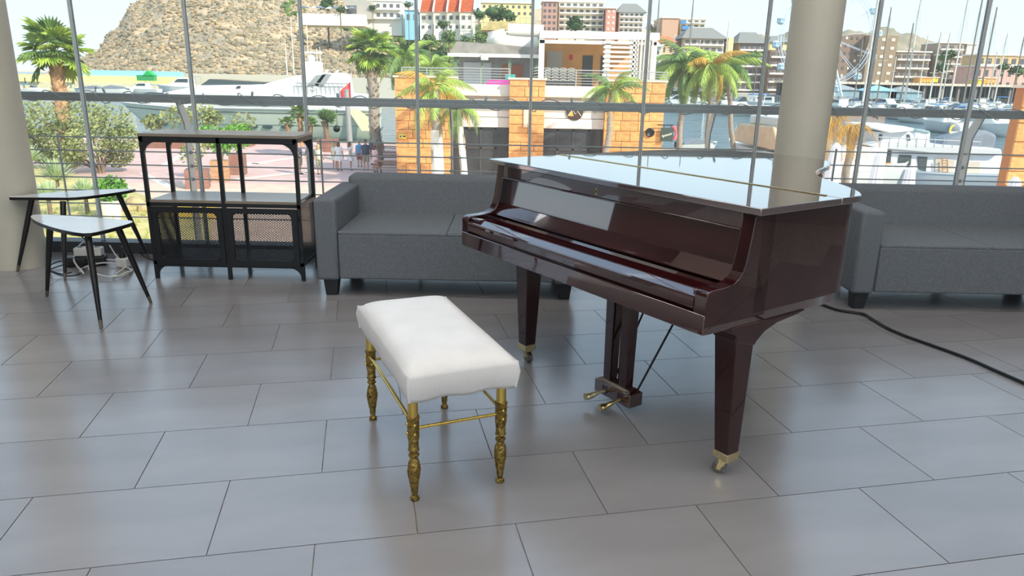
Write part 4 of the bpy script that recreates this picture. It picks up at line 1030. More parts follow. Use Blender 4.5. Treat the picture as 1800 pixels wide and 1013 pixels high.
# dracaena
b0 = gp(577, 266, G); t = thing('dracaena', 'ball-shaped dracaena in a brown planter on the quay', 'plant', tuple(b0)); s = b0.y / 1268 * 1.03
for i in range(3): MB().box(-15 * s, 15 * s, -.6, .6, i * 7 * s, i * 7 * s + 6.6 * s).build('plank', m_corten, t)
MB().tube([(0, 0, 18 * s), (-2 * s, 0, 38 * s), (-4 * s, 0, 50 * s)], [.28, .2, .3], 8).build('trunk', m_bark, t, smooth=True)
for k in range(9):
    a = k * 2.4; o = sword(20 * s, 80, 60 + k).build('rosette', mat('dracaena_leaf', (128, 158, 92), .6, var=.25, scale=1), t); o.location = (-4 * s + 5 * s * math.cos(a), 5 * s * math.sin(a), 51 * s + 2 * s * (k % 3)); o.rotation_euler = (1.1 * math.sin(a) * (k % 3) * .6, 1.1 * math.cos(a) * (k % 3) * .6, a)
# small fan palm clump
b0 = gp(530, 256, G)
palm('dwarf_fan_palm', 'dwarf fan palm on the quay beside the dracaena', b0, b0 + Vector((.0, 0, 2.5)), .2, .16, FAN, 14, .42, [m_lf2], (-40, 60), 0, m_trk, True, seed=20)
palm('dwarf_fan_palm', 'lowest dwarf fan palm on the quay', b0 + Vector((-.9, -.2, 0)), b0 + Vector((-1.0, -.2, 1.7)), .12, .12, FAN, 9, .36, [m_lf2], (-20, 60), 0, m_trk, True, seed=21)
palm('dwarf_fan_palm', 'dwarf fan palm nearest the dracaena planter', b0 + Vector((.8, -.2, 0)), b0 + Vector((.9, -.2, 1.6)), .12, .12, FAN, 9, .36, [m_lf2], (-20, 60), 0, m_trk, True, seed=22)
# dock pole with fender
b0 = gp(616, 264, G); dp = thing('dock_pole', 'grey steel dock pole at the stern of the yacht', 'pole', tuple(b0)); MB().tube([(0, 0, 0), (-.1, 0, 4.4)], [.24, .17], 12).build('pole', m_galv, dp, smooth=True); MB().tube([(-.1, 0, 4.4), (-.1, 0, 4.5)], .2, 12).build('cap', m_galv, dp)
# ================================================================ PICNIC TABLES
m_pic = mat('weathered_wood', (164, 122, 96), .8, var=.15, scale=5, stretch=(1, 6, 6))
def picnic(label, px, py, rz):
    b = gp(px, py, G); t = thing('picnic_table', label, 'table', tuple(b), rz, 'picnic tables')
    for k in range(5): MB().box(-.9, .9, -.36 + k * .148, -.36 + k * .148 + .138, .72, .76).build('top_plank', m_pic, t)
    for s in (-1, 1):
        MB().box(-.9, .9, s * .70 - .13, s * .70 + .13, .43, .47).build('bench_plank', m_pic, t)
        for q in (-.65, .65): MB().tube([(q, s * .62, 0), (q, s * .22, .72)], .05, 6).build('leg', m_pic, t)
    for q in (-.65, .65): MB().box(q - .04, q + .04, -.78, .78, .38, .43).build('crossbeam', m_pic, t)
picnic('weathered picnic table closest to the stone pillar and the person in pink', 686, 306, 0)
picnic('middle weathered picnic table beside the stone pillar', 684, 287, 0)
picnic('weathered picnic table farthest back near the fan palm', 688, 270, 0)
# folded parasols on the near terrace
m_par = mat('white_canvas', (244, 244, 242), .8)
def parasol(label, px, ptop, Y):
    c = at(px, ptop, Y); t = thing('folded_parasol', label, 'parasol', (c.x, Y, G), 0, 'folded white parasols'); h = c.z - G
    MB().lathe([(.35, 0), (.35, .08), (.04, .09), (.035, h)], 12).build('pole', m_galv, t, smooth=True)
    vs = MB(); n = 12; prof = [(.05, h + .02), (.16, h - .12), (.22, h - .7), (.27, h - 1.3), (.24, h - 1.9), (.30, h - 2.25)]
    for r, z in prof:
        for k in range(n * 2): a = math.pi * k / n; rr = r * (1.0 if k % 2 else .72); vs.v.append((rr * math.cos(a), rr * math.sin(a), z))
    for i in range(len(prof) - 1):
        for k in range(n * 2): k2 = (k + 1) % (n * 2); vs.f.append((i * n * 2 + k2, i * n * 2 + k, (i + 1) * n * 2 + k, (i + 1) * n * 2 + k2))
    cn = vs.build('canopy', m_par, t); MB().tube([(.29 * math.cos(a * .6), .29 * math.sin(a * .6), h - 1.9) for a in range(11)], .02, 5).build('tie', m_par, cn)
parasol('folded white parasol standing before the tan stone pillar', 1786, 312, 21)
parasol('folded white parasol beside the pale boat bow', 1547, 268, 27)
parasol('folded white parasol in front of the trawler windows', 1602, 292, 25)
parasol('folded white parasol closest to the column', 1471, 252, 27)

# ================================================================ PEOPLE
m_skin = mat('skin', (206, 158, 130), .6)
def person(label, px, pyf, rz, h, hair, tops, bottoms=None, dress=None, longhair=False, step=.0, arm=0.0, armf=.0):
    b = gp(px, pyf, G); t = thing('person', label, 'person', (b.x, b.y, G), rz, 'people standing on the square'); s = h / 1.72
    V = []; E = []; Rr = []
    def j(p, r, par=None):
        V.append((p[0] * s, p[1] * s, p[2] * s)); Rr.append(r * s)
        if par is not None: E.append((par, len(V) - 1))
        return len(V) - 1
    pel = j((0, 0, .92), .135); wa = j((0, 0, 1.08), .12, pel); ch = j((0, 0, 1.28), .14, wa); ne = j((0, 0, 1.45), .06, ch); he = j((0, -.01, 1.56), .082, ne); hd = j((0, -.015, 1.64), .085, he); j((0, -.01, 1.71), .045, hd)
    for q in (-1, 1):
        hp = j((q * .09, 0, .84), .088, pel); kn = j((q * .095, -.02 + q * step * .5, .47), .058, hp); an = j((q * .10, .01 + q * step, .09), .038, kn); ft = j((q * .11, -.12 + q * step, .03), .035, an)
        sh_ = j((q * .17, 0, 1.38), .058, ch); el = j((q * (.22 + arm * .2), .01 - armf * .06, 1.10), .042, sh_); wr_ = j((q * (.22 + arm), -.05 - armf * .25, .88 + armf * .2), .028, el); pm_ = j((q * (.22 + arm), -.06 - armf * .3, .81 + armf * .2), .03, wr_)
        for k in range(5): j((q * (.22 + arm) + (k - 2) * .016, -.07 - armf * .35, .74 + armf * .2 - (.0 if k else -.03)), .009, pm_)
    me = bpy.data.meshes.new('body'); me.from_pydata(V, E, []); o = bpy.data.objects.new('body', me); COL.objects.link(o); o.parent = t; me.materials.append(m_skin)
    md_ = o.modifiers.new('skin', 'SKIN'); md_.use_smooth_shade = True
    for i, sv in enumerate(me.skin_vertices[0].data): sv.radius = (Rr[i] * (1.12 if i in (0, 1, 2) else 1), Rr[i] * .85 if i in (0, 1, 2) else Rr[i]); sv.use_root = (i == 0)
    sb = o.modifiers.new('sub', 'SUBSURF'); sb.levels = 1; sb.render_levels = 1
    M = Matrix.Scale(s, 4)
    hr_ = MB(); hr_.ball((0, .018 * s, 1.665 * s), (.10 * s, .105 * s, .105 * s), 10, 8)
    if longhair: hr_.ball((0, .06 * s, 1.54 * s), (.11 * s, .06 * s, .20 * s), 10, 8)
    hr_.build('hair', hair, t, smooth=True)
    nf = MB().ball((0, -.105 * s, 1.62 * s), (.014 * s, .02 * s, .02 * s), 6, 5).ball((-.032 * s, -.092 * s, 1.645 * s), .010 * s, 6, 5).ball((.032 * s, -.092 * s, 1.645 * s), .010 * s, 6, 5).box(-.022 * s, .022 * s, -.1 * s, -.09 * s, 1.583 * s, 1.59 * s); nf.build('face', m_skin, t, smooth=True)
    E_ = Matrix.Diagonal((1.25, .85, 1, 1))
    if dress:
        MB().lathe([(.10, 1.46), (.165, 1.38), (.165, 1.25), (.135, 1.08), (.19, .9), (.25, .62), (.24, .60), (.1, .9)], 16, M @ E_).build('dress', dress, t, smooth=True)
    else:
        MB().lathe([(.07, 1.47), (.165, 1.40), (.178, 1.28), (.16, 1.08), (.17, .90), (.16, .885), (.1, 1.0)], 16, M @ E_).build('shirt', tops, t, smooth=True)
        sh2 = MB()
        for q in (-1, 1): sh2.tube([(q * .09 * s, 0, .93 * s), (q * .095 * s, -.01, .72 * s), (q * .097 * s, -.02 + q * step * .4 * s, .50 * s)], [.115 * s, .105 * s, .09 * s], 12)
        sh2.build('shorts', bottoms, t, smooth=True)
    if tops:
        sv_ = MB()
        for q in (-1, 1): sv_.tube([(q * .15 * s, 0, 1.40 * s), (q * (.205 + arm * .1) * s, .005, 1.18 * s)], [.075 * s, .062 * s], 10)
        sv_.build('sleeves', tops, t, smooth=True)
    fo = MB()
    for q in (-1, 1): fo.ball((q * .107 * s, (-.06 + q * step) * s, .035 * s), (.045 * s, .12 * s, .035 * s), 8, 6)
    fo.build('shoes', m_fleg, t, smooth=True)
    return t
c_ = lambda n, c: mat('cloth_' + n, c, .85, var=.06, scale=8)
h1, h2_, h3 = mat('grey_hair', (170, 150, 138), .7), mat('brown_hair', (112, 84, 66), .7), mat('blond_hair', (186, 168, 120), .7)
navy, slate, khaki, white, cream, pink, blue = c_('navy', (74, 80, 96)), c_('slate', (92, 96, 104)), c_('khaki', (168, 158, 132)), c_('white', (246, 244, 240)), c_('cream', (228, 226, 200)), c_('pink', (244, 204, 204)), c_('blue', (110, 168, 214))
person('person in a navy shirt and khaki shorts seen inside the shelf corner', 528, 306, R(80), 1.78, h1, navy, khaki, step=.05, arm=.02, armf=.6)
person('person in a dark shirt and blue shorts behind the shelf post', 547, 309, R(15), 1.78, h2_, slate, blue, arm=.02, armf=.5)
person('blond person with a cream top and pale green shorts', 562, 307, R(170), 1.68, h3, cream, c_('sage', (190, 196, 160)), longhair=True, armf=.4)
person('person in a white dress seen from the back', 597, 300, R(180), 1.70, h2_, white, dress=white, longhair=True, arm=.04)
person('person in a cream dress half hidden beside the white dress', 589, 298, R(160), 1.62, h3, None, dress=cream, longhair=True)
person('person in a sleeveless white dress turned sideways', 617, 299, R(100), 1.62, h2_, None, dress=white, longhair=True)
person('tall person in a navy shirt and khaki shorts behind the sofa', 644, 300, R(185), 1.84, h2_, navy, khaki, arm=.04)
person('person in a light blue top standing behind the tall person', 633, 294, R(200), 1.66, h1, blue, c_('red', (176, 96, 90)))
person('person in a pale pink dress next to the picnic tables', 660, 303, R(150), 1.58, mat('red_brown_hair', (128, 70, 60), .7), pink, dress=pink, longhair=True)
person('person in a slate shirt standing near the picnic tables', 656, 290, R(170), 1.75, h2_, slate, slate)
# ================================================================ YACHT
Yy = 74.0
m_hull = mat('yacht_hull', (226, 230, 206), .25, var=.02, coat=.5); m_gel = mat('white_gelcoat', (230, 230, 224), .35)
m_boot = mat('dark_antifoul', (60, 74, 80), .6); m_tint = mat('tinted_glass', (70, 84, 84), .1)
m_crm = mat('cream_gelcoat', (246, 238, 186), .4); m_ant = mat('antenna_white', (238, 232, 210), .4)
yt = thing('motor_yacht', 'large white motor yacht moored along the quay', 'yacht', (at(420, 200, Yy).x, Yy, WL))
yo = Vector(yt.location)
def yp(px, py, dy=-3.0): return at(px, py, Yy + dy) - yo
xb, xs = yp(178, 180).x, yp(652, 200).x
def hull_sec(u, v):   # u along bow..stern, v 0 keel..1 sheer, near side
    x = xb + (xs - xb) * u
    half = 3.1 * min(1, (u * 3.2) ** .55) * (1 if u < .9 else 1 - (u - .9) * .8)
    zs_ = yp(200 + 440 * u, 184 + 8 * u + (6 * max(0, .25 - u) * -4)).z
    fl = (v ** .45) * (.72 + .28 * v)
    xx = x + (1 - v) * (1 - u) ** 6 * 4.2
    return xx, half * (fl if u < .5 else .55 * fl + .45 * v ** .2), -.5 + (zs_ + .5) * v
hbm = MB(); NU, NVV = 34, 8
for s in (-1, 1):
    def fn(u, v, s=s):
        x, h, z = hull_sec(u, v); return (x, s * h, z)
    k = len(hbm.v); hbm.grid(fn, NU, NVV)
    if s == 1:
        nf_ = NU * NVV; hbm.f[-nf_:] = [tuple(reversed(f)) for f in hbm.f[-nf_:]]
# transom
st = [hull_sec(1, j / NVV) for j in range(NVV + 1)]
k = len(hbm.v); hbm.v += [(p[0], -p[1], p[2]) for p in st] + [(p[0], p[1], p[2]) for p in st]
for j in range(NVV): hbm.f.append((k + j, k + NVV + 1 + j, k + NVV + 2 + j, k + j + 1))
hl_ = hbm.build('hull', m_hull, yt, smooth=True, ang=50)
dk = MB(); 
for i in range(NU + 1): p = hull_sec(i / NU, 1); dk.v += [(p[0], -p[1], p[2] + .02), (p[0], p[1], p[2] + .02)]
for i in range(NU): dk.f.append((2 * i, 2 * i + 2, 2 * i + 3, 2 * i + 1))
dk.build('deck', m_gel, yt)
rub = lambda vz, r, m, nm: MB().tube([(hull_sec(u / 40, vz)[0], -hull_sec(u / 40, vz)[1] - .02, hull_sec(u / 40, vz)[2]) for u in range(1, 41)], r, 6).build(nm, m, hl_, smooth=True)
rub(.97, .10, m_gel, 'rub_rail'); rub(.86, .035, m_dframe, 'hull_line'); rub(.55, .03, m_galv, 'hull_line'); rub(.12, .10, m_boot, 'waterline')
for px in (271, 398, 439, 465, 498):
    x = yp(px, 210).x; u = (x - xb) / (xs - xb); v = .49; p = hull_sec(u, v)
    MB().lathe([(.0, -.06), (.5, -.06), (.5, .06), (0, .06)], 14, rot(R(90), 0, 0, (x, -p[1] - .0, p[2])) @ Matrix.Diagonal((1.0, .42, 1, 1))).build('porthole', m_tint, hl_, smooth=True)
# superstructure
sup = [(262, 168), (300, 160), (352, 150), (440, 149), (462, 148), (500, 138), (540, 129), (590, 128), (600, 133), (606, 165), (640, 168), (640, 192), (262, 188)]
sp_ = [(yp(x, y, -2.2).x, yp(x, y, -2.2).z) for x, y in sup]
MB().prism(sp_[::-1], -2.1, 2.1, XZ(0)).build('superstructure', m_gel, yt, bevel=.12, seg=3)
def side(pts, nm, m, dy=-2.16, th=.06): MB().prism([(yp(x, y, dy).x, yp(x, y, dy).z) for x, y in pts][::-1], dy, dy + th, XZ(0)).build(nm, m, yt)
side([(352, 150), (368, 139), (466, 145), (455, 150)], 'windscreen', m_tint, -1.6, 3.2)
side([(300, 176), (330, 173), (512, 180), (519, 187), (420, 186), (330, 181)], 'side_window', m_tint, -2.2)
side([(240, 166), (262, 162), (285, 163), (300, 168)], 'fore_window', m_tint, -2.2)
side([(414, 155), (418, 151), (423, 151), (422, 155)], 'side_vent', m_dframe, -2.2)
side([(540, 150), (555, 133), (575, 130), (582, 131), (568, 152)], 'sun_deck_recess', m_galv, -2.2)
ar = MB(); 
for s in (-2.2, 2.0): ar.prism([(yp(x, y, -2.2).x, yp(x, y, -2.2).z) for x, y in ((546, 158), (574, 122), (578, 123), (553, 160))][::-1], s, s + .2, XZ(0))
ar.build('radar_arch', m_gel, yt)
rm = yp(551, 112, 0); MB().box(rm.x - .8, rm.x + .8, -.5, .5, rm.z - 1.1, rm.z + .2).build('radar_mast', m_gel, yt, bevel=.1); MB().ball((rm.x - .2, 0, rm.z + .45), .42, 10, 8).build('radar_dome', m_gel, yt, smooth=True); MB().box(rm.x - .9, rm.x + .9, -.12, .12, rm.z + .95, rm.z + 1.12).build('radar_bar', m_gel, yt)
for (x, y0, y1) in ((503, 70, 132), (515, 32, 130), (541, 38, 120), (546, 85, 120), (556, 85, 118), (562, 82, 120)):
    a, b = yp(x + 2, y1, 0), yp(x, y0, 0); MB().cyl(tuple(a), (a.x, a.y, b.z), .06, .03, n=6).build('antenna', m_ant, yt)
rls = MB()
for k in range(12):
    a, b = yp(522 + k * 8, 160, -2.4), yp(521 + k * 8, 146, -2.4); rls.cyl((a.x, -2.4, a.z), (a.x, -2.4, b.z), .03, n=5)
a, b = yp(521, 146, -2.4), yp(612, 147, -2.4); rls.cyl((a.x, -2.4, a.z), (b.x, -2.4, b.z), .04, n=5); rls.build('guard_rail', m_galv, yt)
side([(611, 193), (628, 192), (641, 201), (654, 216), (656, 230), (636, 230)], 'stern_door', m_crm, -3.3, .12)
a = yp(617, 128, -2.5); b = yp(617, 165, -2.5); MB().cyl((a.x, -2.5, b.z), (a.x, -2.5, a.z), .04, n=6).build('flag_staff', m_gel, yt)
fl_ = MB().grid(lambda u, v: (a.x - .1 - 1.0 * u * (1 - .2 * v), -2.5 + .12 * math.sin(u * 6), a.z - .8 - 1.5 * v - .9 * u), 8, 5).build('flag', mat('red_flag', (226, 74, 70), .8), yt, smooth=True)
c0, c1 = yp(593, 192, -3.4), yp(593, 226, -3.4); fn_ = MB().ball((c1.x, -3.7, c1.z), .34, 12, 8).build('fender', m_bc, yt, smooth=True); MB().cyl((c1.x, -3.55, c1.z + .3), (c1.x, -3.3, c0.z), .03, n=5).build('fender_rope', m_bc, fn_)

# ================================================================ BREAKWATER AND FISHING BOATS
m_blue = mat('pale_blue_wall', (150, 206, 240), .8, var=.05); m_cy = mat('pale_yellow_wall', (240, 222, 150), .8, var=.06); m_grn = mat('green_hut', (60, 158, 92), .7)
def wallbox(name, label, x0, x1, y0, y1, Y, d, m, cat='wall', zb=None):
    a, b = at(x0, y1, Y), at(x1, y1, Y); z1 = at((x0 + x1) / 2, y0, Y).z
    o = MB().box(a.x, b.x, Y, Y + d, a.z if zb is None else zb, z1).build(name, m); tag(o, label, cat); return o
wallbox('breakwater_wall', 'long pale yellow breakwater wall at the harbour mouth', 15, 330, 133, 152, 226, 3, m_cy, 'wall', WL - .5)
wallbox('blue_wall', 'pale blue wall on top of the yellow breakwater', 105, 318, 124, 134, 228, 2, m_blue)
wallbox('roof_slab', 'thin pale canopy roof at the end of the breakwater', 14, 72, 123, 125, 226, 8, m_cap, 'roof')
wallbox('harbour_shed', 'long white harbour shed behind the yacht', 322, 545, 131, 150, 232, 8, mat('shed_cream', (208, 200, 180), .8, var=.05), 'shed', WL - .5)
wallbox('harbour_shed', 'white harbour shed beyond the fan palm by the picnic tables', 590, 705, 137, 160, 150, 8, MATS['shed_cream'], 'shed', WL - .5)
quay_far = wallbox('harbour_quay', 'pale stone quay of the fishing harbour', 10, 560, 148, 158, 222, 4, mat('quay_yellow', (226, 214, 174), .85, var=.08), 'quay', WL - 1); quay_far['kind'] = 'structure'
gh = thing('green_hut', 'small green hut with a gable roof on the breakwater', 'hut', tuple(at(255, 142, 221)))
MB().box(-2.4, 2.6, 0, 2, 0, 1.6).build('wall', m_grn, gh); MB().prism([(-.5, 1.5), (2.8, 1.5), (1.0, 2.9)], -.2, 2.2, XZ(0)).build('roof', mat('bright_green_roof', (40, 178, 84), .6), gh)
for k, x in enumerate((22, 45, 67, 128)):
    c = at(x, 148, 221); o = thing('net_shelter', ['net shelter nearest the column', 'second net shelter from the column', 'net shelter just before the fan palm trunk', 'net shelter behind the fan palm crown'][k], 'shelter', tuple(c), 0, 'net shelters')
    MB().box(-1.6, 1.6, -1, 1, 1.9, 2.1).build('roof', m_crm, o); MB().box(-.1, .1, -.1, .1, 0, 1.9).build('post', m_dframe, o)
def boat_mesh(L, W_, H, bowup=.5):
    b = MB()
    def fn(u, v, s):
        x = -L / 2 + L * u; half = W_ / 2 * min(1, ((1 - u) * 3.0) ** .6 if u > .5 else 1); sheer = H * (1 + bowup * max(0, u - .4) ** 1.5)
        return (x - (1 - v) * max(0, u - .7) * L * .35, s * half * (v ** .35), -.25 + (sheer + .25) * v)
    for s in (-1, 1):
        b.grid(lambda u, v, s=s: fn(u, v, s), 14, 5)
        if s == 1: b.f[-70:] = [tuple(reversed(f)) for f in b.f[-70:]]
    k = len(b.v)
    for i in range(15): b.v += [tuple(Vector(fn(i / 14, 1, -1)) - Vector((0, 0, .1))), tuple(Vector(fn(i / 14, 1, 1)) - Vector((0, 0, .1)))]
    for i in range(14): b.f.append((k + 2 * i, k + 2 * i + 2, k + 2 * i + 3, k + 2 * i + 1))
    t = [fn(0, j / 5, -1) for j in range(6)]; k = len(b.v); b.v += [tuple(p) for p in t] + [(p[0], -p[1], p[2]) for p in t]
    for j in range(5): b.f.append((k + j, k + j + 1, k + 7 + j, k + 6 + j))
    return b
m_teak = mat('teak', (186, 140, 96), .7, var=.15); m_bcov = mat('blue_cover', (84, 148, 206), .8); m_gcov = mat('grey_cover', (126, 134, 142), .8, var=.08, scale=3)
def motorboat(kind):
    """returns root with parts; nose along +x"""
    r = thing('motorboat', 'x', 'boat', (0, 0, -50), 0)
    boat_mesh(7.5, 2.7, 1.15).build('hull', m_gel, r, smooth=True, ang=50)
    if kind == 0:
        MB().prism([(-1.6, 1.1), (2.2, 1.15), (1.0, 1.75), (.2, 2.35), (-1.5, 2.4)], -.95, .95, XZ(0)).build('cabin', m_gel, r, bevel=.08)
        MB().prism([(-1.3, 1.75), (.75, 1.75), (.2, 2.2), (-1.3, 2.25)], -.98, .98, XZ(0)).build('cabin_window', m_tint, r)
        MB().tube([(-2.6, -1, 1.2), (-2.4, -1, 2.6), (-2.4, 1, 2.6), (-2.6, 1, 1.2)], .05, 6).build('arch', m_galv, r)
    elif kind == 1:
        MB().prism([(-.6, 1.1), (2.6, 1.15), (.9, 1.55), (-.4, 1.6)], -.9, .9, XZ(0)).build('foredeck', m_gel, r, bevel=.05)
        MB().prism([(-.5, 1.55), (.7, 1.5), (.1, 2.1), (-.3, 2.1)], -.88, .88, XZ(0)).build('windscreen', m_tint, r)
        MB().tube([(-2.2, -1.1, 1.1), (-2.4, -1.0, 2.4), (-2.4, 1.0, 2.4), (-2.2, 1.1, 1.1)], .05, 6).build('arch', m_gel, r)
        MB().box(-2.6, -1.0, -1, 1, 2.35, 2.45).build('bimini', m_bcov, r)
    else:
        MB().prism([(-3.4, 1.05), (3.0, 1.2), (1.2, 1.75), (-1.0, 2.0), (-3.3, 1.4)], -1.1, 1.1, XZ(0)).build('cover', m_gcov, r, bevel=.1)
        MB().box(-4.1, -3.8, -.3, .3, .6, 1.5).build('outboard_motor', m_bc, r, bevel=.06)
    MB().tube([(3.0, -.7, 1.9), (3.5, 0, 2.0), (3.0, .7, 1.9)], .03, 5).build('bow_rail', m_galv, r)
    return r
TAKEN = []
def kind_far(py): return py < 245
def free_spot(px, py, w=3.6, L=12.5):
    q = gp(px, py, WL)
    for _ in range(60):
        if all(abs(q.x - x) > w or abs(q.y - y) > L for x, y in TAKEN): break
        q = q + Vector((q.x / q.y, 1, 0)) * 1.5
    TAKEN.append((q.x, q.y)); return q
PROT = [motorboat(k) for k in range(3)]
for p_ in PROT: KIDS[p_.name] = [k for k in bpy.data.objects if k.parent == p_]
used = [False] * 3
def put_boat(kind, px, py, rz, label, sc=1.0, group='motorboats in the marina'):
    q = gp(px, py, WL)
    if px > 1400 and kind_far(py): q = free_spot(px, py); rz = R(90 if int(px) % 2 else 270)
    o = PROT[kind] if not used[kind] else copy_tree(PROT[kind]); used[kind] = True
    o.location = q; o.rotation_euler = (0, 0, rz); o.scale = (sc, sc, sc); o['label'] = label; o['group'] = group; o['category'] = 'boat'
    return o
spots = [(0, 250, 166, 180, 'small white boat moored below the green hut', 1.3), (0, 322, 166, 180, 'white fishing boat with a cabin by the blue wall', 1.9), (1, 60, 165, 10, 'small white boat moored by the column under the breakwater', 1.0), (2, 160, 165, 190, 'grey covered boat moored behind the window joint', 1.1), (1, 285, 165, 10, 'small white open boat next to the fishing boat', 1.0), (2, 205, 166, 20, 'grey covered boat behind the fan palm', 1.2),
 (0, 1190, 196, 160, 'white cabin boat between the two quay palms', 1.5), (1, 1265, 192, 5, 'white sports boat behind the yellow palm', 1.4), (1, 1300, 203, 178, 'sleek white motorboat moored left of the column', 1.7), (0, 1330, 186, 30, 'white cabin boat behind the sleek motorboat', 1.1),
 (2, 1225, 266, 25, 'small boat with a grey cover drifting before the quay', .62), (0, 1345, 190, 150, 'white cabin boat almost touching the column', 1.2), (1, 1355, 178, 10, 'distant white boat seen against the column edge', 1.1), (0, 1275, 180, 170, 'distant white boat behind the palm fronds', 1.1),
 (0, 1475, 196, 20, 'white cabin boat just past the column', 1.2), (1, 1500, 190, 160, 'white motorboat with a blue canopy under the big wheel', 1.2), (2, 1530, 198, 200, 'boat under a grey cover next to the window joint', 1.1), (0, 1560, 196, 100, 'white cabin boat pointing away near the tall mast', 1.2), (1, 1590, 192, 20, 'white boat with a canopy in the middle of the marina', 1.2),
 (0, 1625, 199, 170, 'white cabin boat below the orange kiosk', 1.3), (1, 1655, 190, 15, 'white boat with a canopy by the brown tower', 1.2), (2, 1690, 200, 190, 'grey covered boat before the pink house', 1.2), (0, 1715, 194, 20, 'white cabin boat below the pink house', 1.3), (1, 1745, 199, 170, 'white boat with a blue canopy by the stone pillar', 1.5), (0, 1640, 182, 30, 'far white cabin boat behind the marina masts', 1.1), (1, 1580, 180, 170, 'far white boat under the dark apartment block', 1.0), (0, 1520, 180, 20, 'far white cabin boat under the big wheel', 1.0), (2, 1700, 184, 10, 'far covered boat before the yellow kiosk', 1.0),
 (0, 1655, 232, 200, 'white cabin boat above the grey dinghy', 1.3), (1, 1700, 222, 160, 'white boat with a blue canopy behind the leaning post', 1.3), (0, 1740, 240, 170, 'white cabin boat close to the stone pillar edge', 1.3), (2, 1610, 216, 20, 'grey covered boat behind the trawler roof', 1.1), (0, 1575, 210, 170, 'white cabin boat behind the trawler flybridge', 1.2), (1, 1635, 210, 10, 'white boat with a canopy beyond the trawler', 1.2), (0, 1695, 210, 30, 'white cabin boat beyond the leaning railing post', 1.2), (2, 1760, 214, 170, 'covered boat half hidden by the stone pillar', 1.2)]
spots = spots + [(k % 3, 1235 + k * 47 % 560 + (230 if k > 6 else 0), 171 + (k * 7) % 12, 40 * k, '', 1.0) for k in range(0)]
# ================================================================ SAILBOATS
m_mast = mat('mast_alu', (228, 220, 202), .5, .0); m_mastd = mat('mast_dark', (140, 132, 118), .5, .0); m_sail = mat('furled_sail_cover', (70, 110, 170), .8)
ms = [(1548, 1516, -30, 197, 0), (1565, 1540, 12, 199, 1), (1600, 1582, 40, 200, 1), (1620, 1588, -10, 201, 0), (1650, 1632, 55, 199, 0), (1654, 1648, 56, 196, 0), (1698, 1668, -20, 199, 0), (1700, 1692, -10, 198, 1), (1749, 1719, 12, 200, 1), (1740, 1704, -60, 203, 0), (1780, 1746, 58, 199, 0), (1782, 1776, 60, 196, 1), (1606, 1612, 60, 186, 0), (1528, 1500, 60, 195, 1), (1208, 1205, -15, 176, 1), (1182, 1178, 60, 180, 0), (1225, 1222, 70, 182, 0), (1150, 1147, -20, 176, 1), (1272, 1269, 34, 175, 0), (1668, 1655, 105, 190, 0), (1575, 1563, 100, 188, 0), (1760, 1735, 90, 194, 0)]
slab = ['tallest pale mast just past the column', 'dark-topped mast under the hill peak', 'short dark mast among crossing stays', 'tall pale mast with wide spreaders by the hill', 'pale mast before the brown tower', 'slim twin mast before the brown tower', 'tall mast crossing the white tower wall', 'tall dark mast beside the white tower wall', 'dark mast crossing the pink house', 'thick tall mast in front of the pink house', 'pale mast near the stone pillar', 'dark mast close to the stone pillar', 'thin pale mast below the hill slope', 'short dark mast beside the wheel rim', 'dark mast rising above the quay palms', 'white mast behind the quay palm', 'white mast between the quay palms', 'dark mast over the pergola end', 'thin mast above the grey-roofed block', 'low pale mast before the kiosks', 'low pale mast before the dark block', 'low pale mast by the pink house arcade']
for k, ((xt, xb_, yt_, yb_, dk_), lab) in enumerate(zip(ms, slab)):
    q = free_spot(xb_, yb_); h = at(xt, yt_, q.y).z - WL
    t = thing('sailboat', 'sailboat with ' + lab, 'boat', tuple(q), R(90), 'sailboats in the marina')
    boat_mesh(9.5, 2.9, 1.2, .3).build('hull', m_gel, t, smooth=True, ang=50)
    MB().prism([(-2.2, 1.1), (1.8, 1.2), (1.0, 1.65), (-1.9, 1.75)], -.8, .8, XZ(0)).build('cabin', m_gel, t, bevel=.08)
    rr = .19 if h < 24 else .24
    mm_ = MB().cyl((.6, 0, 1.0), (.6, 0, h), rr, rr * .7, n=8).build('mast', m_mastd if dk_ else m_mast, t, smooth=True)
    for f in (.5, .72): MB().cyl((.6, -1.3 * (1.3 - f), h * f), (.6, 1.3 * (1.3 - f), h * f), .05, n=5).build('spreader', m_mast, mm_)
    MB().cyl((.6, 0, 2.1), (-3.6, 0, 2.2), .10, n=7).build('boom', m_mast, t); MB().cyl((.3, 0, 2.32), (-3.4, 0, 2.4), .17, .10, n=8).build('furled_sail', m_sail if k % 2 else m_gel, t, smooth=True)
    for p0 in ((4.7, 0, 1.5), (-4.6, 0, 1.2), (.6, -1.4, 1.2), (.6, 1.4, 1.2)): MB().cyl(p0, (.6, 0, h - .2), .022, n=4).build('stay', m_mastd, t)
for k, x, y, a, lab, s in spots: put_boat(k, x, y, R(a), lab.replace('moored left of the column', 'moored beside the column'), s)
